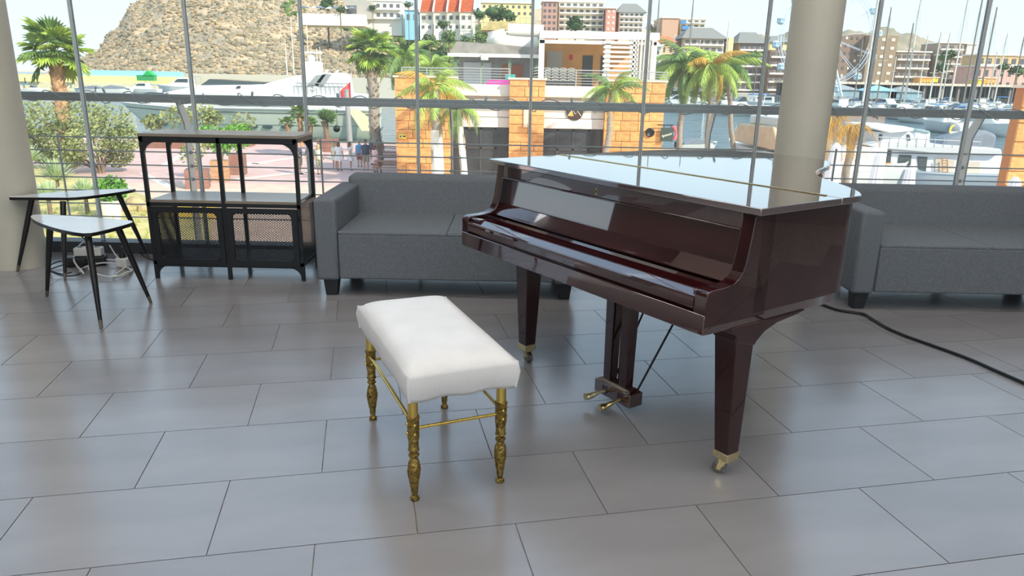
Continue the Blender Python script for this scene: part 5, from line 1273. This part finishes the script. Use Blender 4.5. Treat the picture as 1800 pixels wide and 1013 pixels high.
# ---- the bow with tan awning (left of the column) and pale bow
ab = thing('awning_boat', 'boat under a sagging tan canvas awning beside the column', 'boat', tuple(gp(1340, 292, WL)), R(100))
boat_mesh(11, 3.6, 1.5).build('hull', m_gel, ab, smooth=True, ang=50)
MB().prism([(-5.2, 1.6), (2.6, 1.8), (1.2, 3.2), (-4.0, 3.3)], -1.75, 1.75, XZ(0)).build('awning', mat('tan_canvas', (232, 202, 164), .8, var=.06, scale=2), ab, bevel=.15, seg=3)
MB().box(-4.5, .6, -1.2, 1.2, 3.25, 3.9).build('wheelhouse', m_gel, ab, bevel=.1); MB().tube([(2.6, -1.3, 2.4), (5.0, 0, 2.9), (2.6, 1.3, 2.4)], .05, 6).build('bow_rail', m_galv, ab)
pbw = thing('wooden_boat', 'pale boat bow with a brown deck below the dry palms', 'boat', tuple(gp(1508, 345, WL)), R(35))
boat_mesh(10, 3.4, 1.9, .7).build('hull', m_gel, pbw, smooth=True, ang=50); MB().box(-4, .5, -1.1, 1.1, 1.7, 2.9).build('cabin', m_gel, pbw, bevel=.12); MB().box(.6, 2.6, -1.0, 1.0, 1.85, 2.0).build('deck_hatch', m_teak, pbw); MB().tube([(1.5, -1.4, 2.9), (4.2, -.3, 3.2), (4.2, .3, 3.2), (1.5, 1.4, 2.9)], .04, 6).build('bow_rail', m_galv, pbw)

# ================================================================ TRAWLER YACHT
TY = 44.0
tw = thing('trawler_yacht', 'white trawler yacht with flybridge moored behind the grey sofa', 'yacht', (at(1640, 280, TY).x, TY, WL))
to = Vector(tw.location)
def tp(px, py, dy=0): return at(px, py, TY + dy) - to
def tside(pts, nm, m, y0, y1, bev=.06): return MB().prism([(tp(x, y, y0).x, tp(x, y, y0).z) for x, y in pts][::-1], y0, y1, XZ(0)).build(nm, m, tw, bevel=bev)
m_tdeck = mat('deck_grey', (206, 206, 204), .7); m_twall = mat('trawler_white', (222, 226, 230), .35)
hx0, hx1 = tp(1500, 300).x, tp(1765, 300).x
hbt = boat_mesh(hx1 - hx0, 4.6, 1.55, .3); hbt.v = [(-v[0] + (hx0 + hx1) / 2, -v[1], v[2]) for v in hbt.v]; hbt.build('hull', mat('hull_grey_white', (216, 220, 224), .35), tw, smooth=True, ang=50)
cab = tside([(1552, 318), (1548, 262), (1762, 272), (1764, 325)], 'cabin', m_twall, -1.6, 1.6)
for pts in ([(1557, 264), (1567, 265), (1565, 288), (1558, 287)], [(1580, 272), (1602, 273), (1600, 294), (1577, 292)], [(1612, 275), (1630, 276), (1627, 302), (1614, 298)], [(1643, 278), (1678, 281), (1676, 304), (1642, 302)], [(1690, 282), (1722, 284), (1722, 306), (1692, 305)]):
    MB().prism([(tp(x, y, -1.6).x, tp(x, y, -1.6).z) for x, y in pts][::-1], -1.66, -1.58, XZ(0)).build('window', m_tint if pts[0][0] < 1640 else mat('curtained_glass', (206, 196, 178), .2), cab, bevel=.03)
for x in (1656, 1661): pass
tside([(1524, 256), (1545, 250), (1760, 262), (1762, 272), (1640, 270), (1600, 266), (1555, 262)], 'upper_deck', m_tdeck, -2.0, 2.0)
up = tside([(1540, 256), (1543, 232), (1600, 232), (1606, 237), (1612, 258)], 'flybridge_cabin', m_twall, -1.3, 1.3)
for pts in ([(1545, 236), (1550, 236), (1549, 247), (1545, 247)], [(1594, 236), (1598, 237), (1600, 247), (1595, 247)]): MB().prism([(tp(x, y, -1.3).x, tp(x, y, -1.3).z) for x, y in pts][::-1], -1.36, -1.28, XZ(0)).build('window', m_tint, up)
tside([(1527, 224), (1530, 220), (1590, 222), (1608, 226), (1606, 231), (1566, 235)], 'flybridge_roof', m_gel, -1.7, 1.7)
tside([(1608, 235), (1612, 230), (1636, 232), (1634, 255), (1612, 256)], 'console', m_twall, -.9, .9); tside([(1606, 230), (1614, 226), (1636, 231), (1634, 235)], 'console_cover', mat('teal_canvas', (146, 172, 170), .8), -1.0, 1.0)
gr_ = MB()
for k in range(12): a, b = tp(1546 + k * 16, 259, -2), tp(1546 + k * 16, 241, -2); gr_.cyl((a.x, -2, a.z), (a.x, -2, b.z), .022, n=5)
a, b = tp(1545, 241, -2), tp(1724, 250, -2); gr_.cyl((a.x, -2, a.z), (b.x, -2, b.z), .028, n=5); gr_.build('guard_rail', m_galv, tw)
ld = MB()
for s in (1657, 1666): a, b = tp(s, 305, -1.9), tp(s - 1, 278, -1.9); ld.cyl((a.x, -1.9, a.z), (b.x, -1.9, b.z), .035, n=5)
for k in range(5): a, b = tp(1657, 282 + k * 5, -1.9), tp(1666, 282 + k * 5, -1.9); ld.cyl((a.x, -1.9, a.z), (b.x, -1.9, b.z), .03, n=5)
ld.build('ladder', m_teak, tw)
dn = thing('dinghy', 'dinghy under a grey cover on the trawler upper deck', 'boat', tuple(at(1688, 262, TY)), R(180))
q0 = 46 / 1268 * 44; MB().prism([(-q0 * 1.0, .02), (q0 * 1.0, .12), (q0 * .92, .55), (q0 * .5, .85), (-q0 * .6, 1.15), (-q0 * 1.02, .9)], -.75, .75, XZ(0)).build('cover', m_gcov, dn, bevel=.25, seg=4); MB().box(-q0 * .7, q0 * .6, -.4, .4, -.12, .06).build('cradle', m_galv, dn)
m_vent = mat('vent_yellow', (236, 200, 70), .5)
for k, (x, y, r, lab) in enumerate(((1675, 232, .42, 'yellow cowl vent with black hood above the dinghy'), (1732, 249, .52, 'yellow cowl vent with black hood by the stone pillar'))):
    c = at(x, y, TY + .5); t = thing('cowl_vent', lab, 'vent', tuple(c), 0, 'cowl vents'); MB().tube([(0, 0, -.9), (0, 0, -.2), (0, -.1, .0)], [r * .5, r * .5, r * .7], 12).build('pipe', m_gel, t, smooth=True); MB().lathe([(r * .4, -.1), (r, .1), (r * .92, .12), (r * .3, -.02)], 14, rot(R(75), 0, R(20))).build('mouth', m_vent, t, smooth=True); MB().ball((.1, .25, .12), (r, r * .8, r * .9), 12, 8).build('hood', m_gcov, t, smooth=True)

# pontoons
for k, (x0, x1, y) in enumerate(((1190, 1370, 187), (1450, 1800, 184), (1480, 1800, 205))):
    a, b = gp(x0, y, WL), gp(x1, y, WL); nn = 10
    t = thing('pontoon', ['wooden pontoon behind the quay palms', 'far wooden pontoon of the marina', 'near wooden pontoon of the marina'][k], 'pontoon', (0, 0, 0), 0)
    d_ = (b - a); n2 = d_.cross(Vector((0, 0, 1))).normalized() * 1.1
    MB().prism([tuple((a - n2).xy), tuple((a + n2).xy), tuple((b + n2).xy), tuple((b - n2).xy)][::-1], WL - .2, WL + .5).build('deck', m_teak, t)
    for j in range(nn + 1): c = a.lerp(b, j / nn) + n2; MB().cyl((c.x, c.y, WL - 1), (c.x, c.y, WL + 2.2), .18, n=8).build('pile', m_mastd, t)
# ================================================================ HILLSIDE AND TOWN BUILDINGS
win_me = {}
def wmesh(m):
    if m.name not in win_me:
        me = MB().box(-.5, .5, -.5, .5, -.5, .5).mesh('window'); me.materials.append(m); win_me[m.name] = me
    return win_me[m.name]
m_wd = mat('far_window_dark', (104, 104, 106), .3); m_wl = mat('far_window_lit', (250, 238, 206), .5); m_slab = mat('balcony_slab', (240, 234, 220), .8)
def block(label, x0, x1, yt, yb, Y, depth, rows, cols, wm, wmat=None, balc=0, roof=None, ww=.5, wh=.5, name='apartment_block', skip=(), side=None, zb=None, alt=0, ext=6):
    a, b = at(x0, yb, Y), at(x1, yb, Y); zt_ = at((x0 + x1) / 2, yt, Y).z; W_ = b.x - a.x; zb_ = a.z if zb is None else zb; H = zt_ - a.z
    t = thing(name, label, 'building', ((a.x + b.x) / 2, Y, zb_ - ext))
    o = MB().box(-W_ / 2, W_ / 2, 0, depth, 0, zt_ - zb_ + ext).build('wall', wm, t)
    z0 = a.z - zb_ + ext; cw, rh_ = W_ / cols, H / rows
    for r in range(rows):
        for c in range(cols):
            if (r, c) in skip: continue
            m = wmat or m_wd
            if alt and (r * 7 + c * 3) % alt == 0: m = m_wl
            q = link('window', wmesh(m), t); q.location = (-W_ / 2 + cw * (c + .5), 0, z0 + rh_ * (r + .5)); q.scale = (cw * ww, .3, rh_ * wh)
        if balc: MB().box(-W_ / 2 + cw * .1, W_ / 2 - cw * .1, -balc, 0, z0 + rh_ * (r + .04), z0 + rh_ * (r + .26)).build('balcony', m_slab, t)
    if roof == 'flat': MB().box(-W_ / 2 - .4, W_ / 2 + .4, -.5, depth + .4, zt_ - zb_ + ext, zt_ - zb_ + ext + .5).build('roof', m_slab, t)
    elif roof:
        ov = W_ * .05 + .6; zr = zt_ - zb_ + ext
        MB().add([(-W_ / 2 - ov, -ov, zr), (W_ / 2 + ov, -ov, zr), (W_ / 2 + ov, depth + ov, zr), (-W_ / 2 - ov, depth + ov, zr), (-W_ * .3, depth / 2, zr + depth * .28), (W_ * .3, depth / 2, zr + depth * .28)], [(0, 1, 5, 4), (1, 2, 5), (2, 3, 4, 5), (3, 0, 4), (3, 2, 1, 0)]).build('roof', roof, t)
    return t
C1 = mat('cream_wall', (244, 232, 206), .85, var=.04); C2 = mat('pink_brown_wall', (196, 150, 134), .85, var=.05); C3 = mat('shaded_tan_wall', (206, 168, 140), .85, var=.04); C4 = mat('grey_beige_wall', (196, 186, 166), .85, var=.04)
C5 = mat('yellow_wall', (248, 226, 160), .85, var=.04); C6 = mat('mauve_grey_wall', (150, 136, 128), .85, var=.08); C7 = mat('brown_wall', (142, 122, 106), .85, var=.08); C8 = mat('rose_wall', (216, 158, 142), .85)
RO = mat('orange_roof', (226, 122, 76), .8, var=.1, scale=1); RG = mat('grey_roof', (140, 138, 130), .8)
# restaurant terrace and villa
rt = thing('hill_restaurant', 'white hillside restaurant terrace with parasols', 'building', tuple(at(580, 40, 300)))
w1, w0 = at(640, 40, 300).x - rt.location.x, at(523, 40, 300).x - rt.location.x
MB().box(w0, w1, 0, 12, -1, (40 - 26) / 1268 * 300).build('terrace_wall', m_wht, rt)
for k in range(7):
    x = w0 + (w1 - w0) * (.08 + k * .12); MB().lathe([(.05, 0), (.05, 2.4), (2.1, 2.3), (.1, 3.2)], 8, rot(loc=(x, 3 + (k % 2) * 3, 3.3))).build('parasol', C1 if k % 2 else m_gcov, rt)
MB().box(w1 - 9, w1 + 2, 6, 14, 2, 9).build('house', m_grys, rt); MB().box(w1 - 8, w1 - 4, 5.9, 6, 4, 7).build('window', m_wd, rt)
block('white hillside villa with stepped terraces', 648, 706, 2, 34, 310, 14, 2, 5, m_wht, None, 1.5, 'flat', .5, .4, 'hill_villa')
block('low blue building between the villa and the orange roofs', 712, 736, 18, 42, 305, 8, 1, 2, m_blue, m_wd, 0, 'flat', .4, .4, 'blue_building')
# orange-roofed row houses
for k, x in enumerate((738, 762, 786, 808)):
    xx1 = x + 25; a, b = at(x, 52, 305 - k * 3), at(xx1, 52, 305 - k * 3); W_ = b.x - a.x
    t = thing('row_house', ['orange-roofed row house beside the blue building', 'second orange-roofed row house along the hill', 'third orange-roofed row house along the hill', 'orange-roofed row house next to the pine trees'][k], 'house', ((a.x + b.x) / 2, a.y, a.z - 4), 0, 'orange-roofed row houses'); u = a.y / 1268
    hz = 4 + (52 - 24) * u
    MB().box(-W_ / 2, W_ / 2, 0, 9, 0, hz).build('wall', C1, t); MB().box(-W_ / 2 + .3, W_ / 2 - .3, -1.6, 0, 0, 4 + 9 * u).build('porch', m_wht, t)
    MB().add([(-W_ / 2, -.6, hz), (W_ / 2, -.6, hz), (W_ / 2, 8, hz + 26 * u), (-W_ / 2, 8, hz + 26 * u)], [(0, 1, 2, 3), (3, 2, 1, 0)]).build('roof', RO, t)
    for s in (-1, 1): MB().prism([(-.8, hz - .3), (8.2, hz - .3), (8.2, hz + 27 * u), (-.8, hz + .8)], s * W_ / 2 - .3, s * W_ / 2 + .3, Matrix(((0, 0, 1, 0), (1, 0, 0, 0), (0, 1, 0, 0), (0, 0, 0, 1)))).build('party_wall', m_wht, t)
    for c in (-.22, .22):
        q = link('window', wmesh(m_wd), t); q.location = (W_ * c, -.05, 4 + 19 * u); q.scale = (W_ * .22, .3, 6 * u)
        q = link('window', wmesh(m_wd), t); q.location = (W_ * c, -1.65, 4 + 4 * u); q.scale = (W_ * .16, .3, 4.5 * u)
block('yellow terraced apartments along the ridge', 846, 938, 6, 28, 335, 12, 2, 9, C5, None, 0, 'flat', .4, .4, 'yellow_terrace')
fe = thing('wire_fence', 'grey sports-court fence on the slope', 'fence', tuple(at(878, 60, 290)))
for k in range(12): MB().cyl((-13 + k * 2.3, 0, -4), (-13 + k * 2.3, 0, 6), .08, n=5).build('post', m_galv, fe)
for z in (0, 2, 4, 6): MB().cyl((-13, 0, z), (12.4, 0, z), .07, n=5).build('wire', m_galv, fe)
block('pinkish-brown apartment block at the end of the ridge', 953, 978, 3, 55, 300, 14, 5, 3, C2, None, 0, 'flat', .5, .45)
block('cream apartment block with long balconies on the ridge', 981, 1060, 4, 56, 306, 14, 5, 7, C1, None, 1.8, 'flat', .6, .5)
block('rose stair tower between two cream blocks', 1064, 1081, 15, 56, 300, 14, 4, 2, C8, m_wl, 0, 'flat', .4, .4)
block('cream corner block with grey hipped roof and balconies', 1087, 1130, 22, 58, 303, 14, 4, 5, m_wht, None, 1.8, RG, .55, .5)
# tower: blank side has its shade put into the tan colour, balconied front lighter
block('tall tower block with its blank side wall coloured tan for shade', 1160, 1188, 32, 100, 330, 20, 1, 1, C3, None, 0, 'flat', .4, .4, 'tower_block', ((0, 0),))
tb_ = block('balconied cream front of the tower block', 1192, 1236, 34, 96, 334, 20, 8, 4, C1, None, 2.0, 'flat', .6, .5, 'tower_block')
for (x, y, w_, h_) in ((1201, 39, 9, 5), (1207, 49, 16, 6), (1225, 60, 8, 4)):
    c = at(x, y, 331.5); o = MB().box(-w_ * .13, w_ * .13, -.8, 0, -h_ * .13, h_ * .13).build('awning', m_bcov, tb_, world=True); o.location = c
block('grey-roofed apartment block behind the quay palms', 1200, 1270, 68, 106, 290, 16, 3, 6, C4, None, 1.2, RG, .6, .5)
block('narrow dark block beside the grey-roofed apartments', 1187, 1198, 70, 100, 295, 10, 3, 2, C7)
block('pale yellow gable wall at the end of the grey-roofed apartments', 1277, 1286, 66, 108, 289, 10, 1, 1, C5, None, 0, None, .3, .3, 'apartment_block', ((0, 0),))
block('orange-roofed cottage below the tan tower', 1150, 1184, 74, 100, 280, 8, 1, 3, mat('peach_wall', (240, 200, 160), .85), None, 0, RO, .25, .35, 'cottage')
block('white boathouse with two windows behind the pergola', 1140, 1158, 82, 140, 120, 8, 3, 2, m_wht, None, 0, 'flat', .4, .3, 'boathouse')
# waterfront blocks; the shade on the dark ones is put into wall colours
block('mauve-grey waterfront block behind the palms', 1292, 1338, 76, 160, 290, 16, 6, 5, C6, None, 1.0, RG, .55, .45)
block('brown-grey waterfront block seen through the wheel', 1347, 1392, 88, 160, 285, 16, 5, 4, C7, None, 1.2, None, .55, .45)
hs_ = block('cream gabled house above the waterfront blocks', 1352, 1386, 74, 92, 330, 10, 1, 1, C5, None, 0, RG, .3, .6, 'gabled_house')
block('brown block with lit windows behind the big wheel', 1462, 1510, 60, 152, 300, 16, 7, 5, C7, None, 0, None, .35, .35, alt=5)
block('brown block with square lit windows next to the wheel rim', 1516, 1566, 62, 150, 296, 16, 6, 3, mat('dark_tan_wall', (160, 138, 112), .85), m_wl, 0, None, .36, .32)
block('low grey-brown block under the hill slope', 1567, 1626, 92, 152, 300, 16, 4, 6, mat('umber_wall', (164, 144, 122), .85), None, 1.2, 'flat', .6, .4)
block('tall brown tower overgrown with greenery', 1640, 1682, 76, 152, 300, 14, 6, 3, mat('taupe_wall', (168, 150, 132), .85), None, 1.0, 'flat', .5, .4, 'tower_block')
block('bright white end wall of the brown tower', 1687, 1703, 78, 152, 300, 12, 1, 1, m_wht, None, 0, 'flat', .3, .3, 'tower_block', ((0, 0),))
block('long tan and pink apartment house by the water', 1708, 1830, 118, 160, 280, 14, 2, 9, mat('pale_pink_wall', (226, 182, 166), .85, var=.05), None, 0, 'flat', .34, .5, 'waterfront_house')
block('stepped tan penthouse floors above the pink house', 1716, 1830, 98, 118, 282, 10, 1, 8, mat('ochre_wall', (220, 184, 136), .85), None, 1.5, 'flat', .5, .5, 'waterfront_house', ext=0)
for k, (x0, x1, y0, y1, m, lab) in enumerate(((1617, 1636, 138, 152, mat('orange_panel', (240, 166, 78), .7), 'orange waterfront kiosk among the masts'), (1636, 1647, 138, 152, mat('yellow_panel', (240, 212, 70), .7), 'yellow kiosk beside the orange kiosk'), (1727, 1748, 139, 155, MATS['orange_panel'], 'orange kiosk in front of the pink house'), (1717, 1727, 142, 158, MATS['yellow_panel'], 'yellow kiosk in front of the pink house'))):
    a, b = at(x0, y1, 262), at(x1, y1, 262); t = thing('kiosk', lab, 'kiosk', ((a.x + b.x) / 2, 262, a.z - 2)); w_ = b.x - a.x; h = (y1 - y0) / 1268 * 262
    MB().box(-w_ / 2, w_ / 2, 0, 5, 0, h + 2).build('wall', m, t); MB().box(-w_ / 2 - .3, w_ / 2 + .3, -.4, 5.2, h + 2, h + 2.3).build('roof', m_cap, t)
    for c in (-.25, .05, .3): MB().box(w_ * c - .25, w_ * c + .25, -.1, 0, 1.8, h * .5 + 2).build('door', m_dframe, t)
arc = thing('arcade', 'low dark waterfront arcade behind the masts', 'building', tuple(at(1690, 172, 258)))
MB().box(-62, 40, 2, 6, -2, 3.8).build('wall', m_dframe, arc); MB().box(-63, 41, -1.5, 6, 3.8, 4.6).build('roof', m_cap, arc)
for k in range(18): MB().box(-61 + k * 5.9, -60.3 + k * 5.9, -.6, 0, -2, 3.8).build('pier', C6, arc)
for k, (x, y, m, lab) in enumerate(((1480, 158, m_galv, 'pale blue marquee tent at the foot of the wheel'), (1545, 160, m_blue, 'blue marquee tent beside the wheel'), (1590, 162, m_galv, 'grey marquee tent under the dark block'))):
    c = at(x, y + 14, 246); t = thing('marquee_tent', lab, 'tent', tuple(c), 0, 'marquee tents'); MB().box(-5.5, 5.5, 0, 6, 0, 2.6).build('wall', mat('tent_side', (150, 178, 186), .8), t); MB().add([(-6, -.5, 2.5), (6, -.5, 2.5), (6, 6.5, 2.5), (-6, 6.5, 2.5), (0, 3, 4.4)], [(0, 1, 4), (1, 2, 4), (2, 3, 4), (3, 0, 4)]).build('canopy', m, t)
# ---- trees on the slope and along the water
def far_tree(label, px, py, Y, rpx, m, group, n=240, tall=0.8, seed=0):
    c = at(px, py, Y); r = rpx / 1268 * Y; zg = terrain(c.x, Y, -2.6) - .3; hh = c.z - zg; t = thing('pine_tree', label, 'tree', (c.x, Y, zg), 0, group); random.seed(seed); f = MB()
    for k in range(5): leafcloud(f, (random.uniform(-.45, .45) * r, random.uniform(-.3, .3) * r, hh + random.uniform(-.3, .35) * r), (r * .6, r * .6, r * .5 * tall), n // 5, r * .16)
    f.ball((0, 0, hh - r * .05), (r * .62, r * .5, r * .45 * tall), 10, 7)
    tag(f.build('foliage', m, t), kind='stuff'); MB().cyl((0, 0, 0), (0, 0, hh), max(.15, r * .08), n=6).build('trunk', m_bark, t)
FT_ = [(868, 20, 285, 24, m_tre3, 'large dark pine above the grey shed'), (842, 24, 283, 14, m_tre3, 'dark pine touching the orange roofs'), (892, 26, 284, 16, m_tre3, 'dark pine before the yellow terrace'), (1012, 44, 270, 20, m_tre3, 'round dark tree before the cream balconies'), (780, 42, 288, 12, m_tre3, 'small tree before the row houses'), (575, 8, 315, 18, m_tre3, 'dark tree above the restaurant terrace'), (598, 16, 300, 10, m_tre3, 'small dark tree beside the restaurant'), (655, 14, 306, 8, m_tre3, 'small tree before the white villa'), (718, 8, 300, 8, m_tre3, 'slim dark tree by the blue building'),
 (790, 66, 230, 16, m_sc3, 'green bush above the feather palms'), (820, 72, 225, 14, m_sc3, 'green bush beside the shed roof'), (755, 72, 228, 16, m_sc3, 'leafy bush behind the bushy palm'), (845, 64, 240, 14, m_sc3, 'leafy bush above the shed roof'), (775, 96, 200, 12, m_tre3, 'dark thicket behind the shed corner'), (1332, 96, 270, 12, m_tre, 'palm-like tree before the mauve block'), (1660, 100, 285, 16, m_tre3, 'greenery climbing the brown tower'), (1655, 118, 280, 14, m_tre3, 'tree at the foot of the brown tower'), (1765, 118, 270, 12, m_tre3, 'tree before the pink house windows'), (1790, 124, 268, 14, m_tre3, 'tree behind the stone pillar coping'), (1150, 60, 330, 10, m_sc3, 'bush on the slope beside the tan tower'), (1145, 50, 335, 10, m_sc1, 'dry bush at the end of the ridge')]
for k, (x, y, Y, r, m, lab) in enumerate(FT_): far_tree(lab, x, y, Y, r, m, 'trees on the slope and waterfront', seed=k)
# ================================================================ BIG WHEEL
FY = 215.0
fc = at(1454, 65, FY); FR_ = 80 / 1268 * FY * .985
m_fw = mat('wheel_white', (222, 232, 238), .4)
fw = thing('ferris_wheel', 'white big wheel with round cabins on the waterfront', 'ferris wheel', tuple(fc))
for y in (-.9, .9):
    for r in (FR_, FR_ - .9):
        MB().tube([(r * math.cos(k * math.pi / 32), y, r * math.sin(k * math.pi / 32)) for k in range(64)], .09, 5, closed=True).build('rim', m_fw, fw)
for k in range(14):
    a = k * 2 * math.pi / 14 + .12
    MB().cyl((0, -.6, 0), (FR_ * math.cos(a), -.9, FR_ * math.sin(a)), .06, n=5).build('spoke', m_fw, fw); MB().cyl((0, .6, 0), (FR_ * math.cos(a), .9, FR_ * math.sin(a)), .06, n=5).build('spoke', m_fw, fw)
    MB().cyl((FR_ * math.cos(a), -.9, FR_ * math.sin(a)), (FR_ * math.cos(a), .9, FR_ * math.sin(a)), .1, n=5).build('axle', m_fw, fw)
    ga = a; gx_, gz_ = (FR_ + .9) * math.cos(ga), (FR_ + .9) * math.sin(ga)
    gd = MB().lathe([(.35, -1.9), (.95, -1.6), (1.1, -1.3), (1.1, -1.15)], 10, rot(loc=(gx_, 0, gz_ + .3))).lathe([(1.1, -.3), (.8, .0), (.2, .15)], 10, rot(loc=(gx_, 0, gz_ + .3))).build('cabin', m_fw, fw, smooth=True, ang=50)
    MB().lathe([(1.0, -1.15), (1.0, -.3)], 10, rot(loc=(gx_, 0, gz_ + .3))).build('cabin_glass', mat('cabin_glass', (176, 204, 214), .2), gd)
    cp = MB()
    for q in range(5): aa = q * 1.2566; cp.cyl((gx_ + 1.06 * math.cos(aa), 1.06 * math.sin(aa), gz_ - .9), (gx_ + 1.06 * math.cos(aa), 1.06 * math.sin(aa), gz_ + .05), .06, n=4)
    cp.build('cabin_post', m_fw, gd)
MB().cyl((0, -1.3, 0), (0, 1.3, 0), .7, n=14).build('hub', m_fw, fw, smooth=True)
for s in (-1, 1):
    for y in (-2.6, 2.6): MB().cyl((0, y * .5, 0), (s * 5.5, y, -fc.z - 2.4), .32, n=8).build('support_leg', m_fw, fw)
MB().box(-8, 8, -4, 4, -fc.z - 2.9, -fc.z - 2.0).build('platform', m_galv, fw)
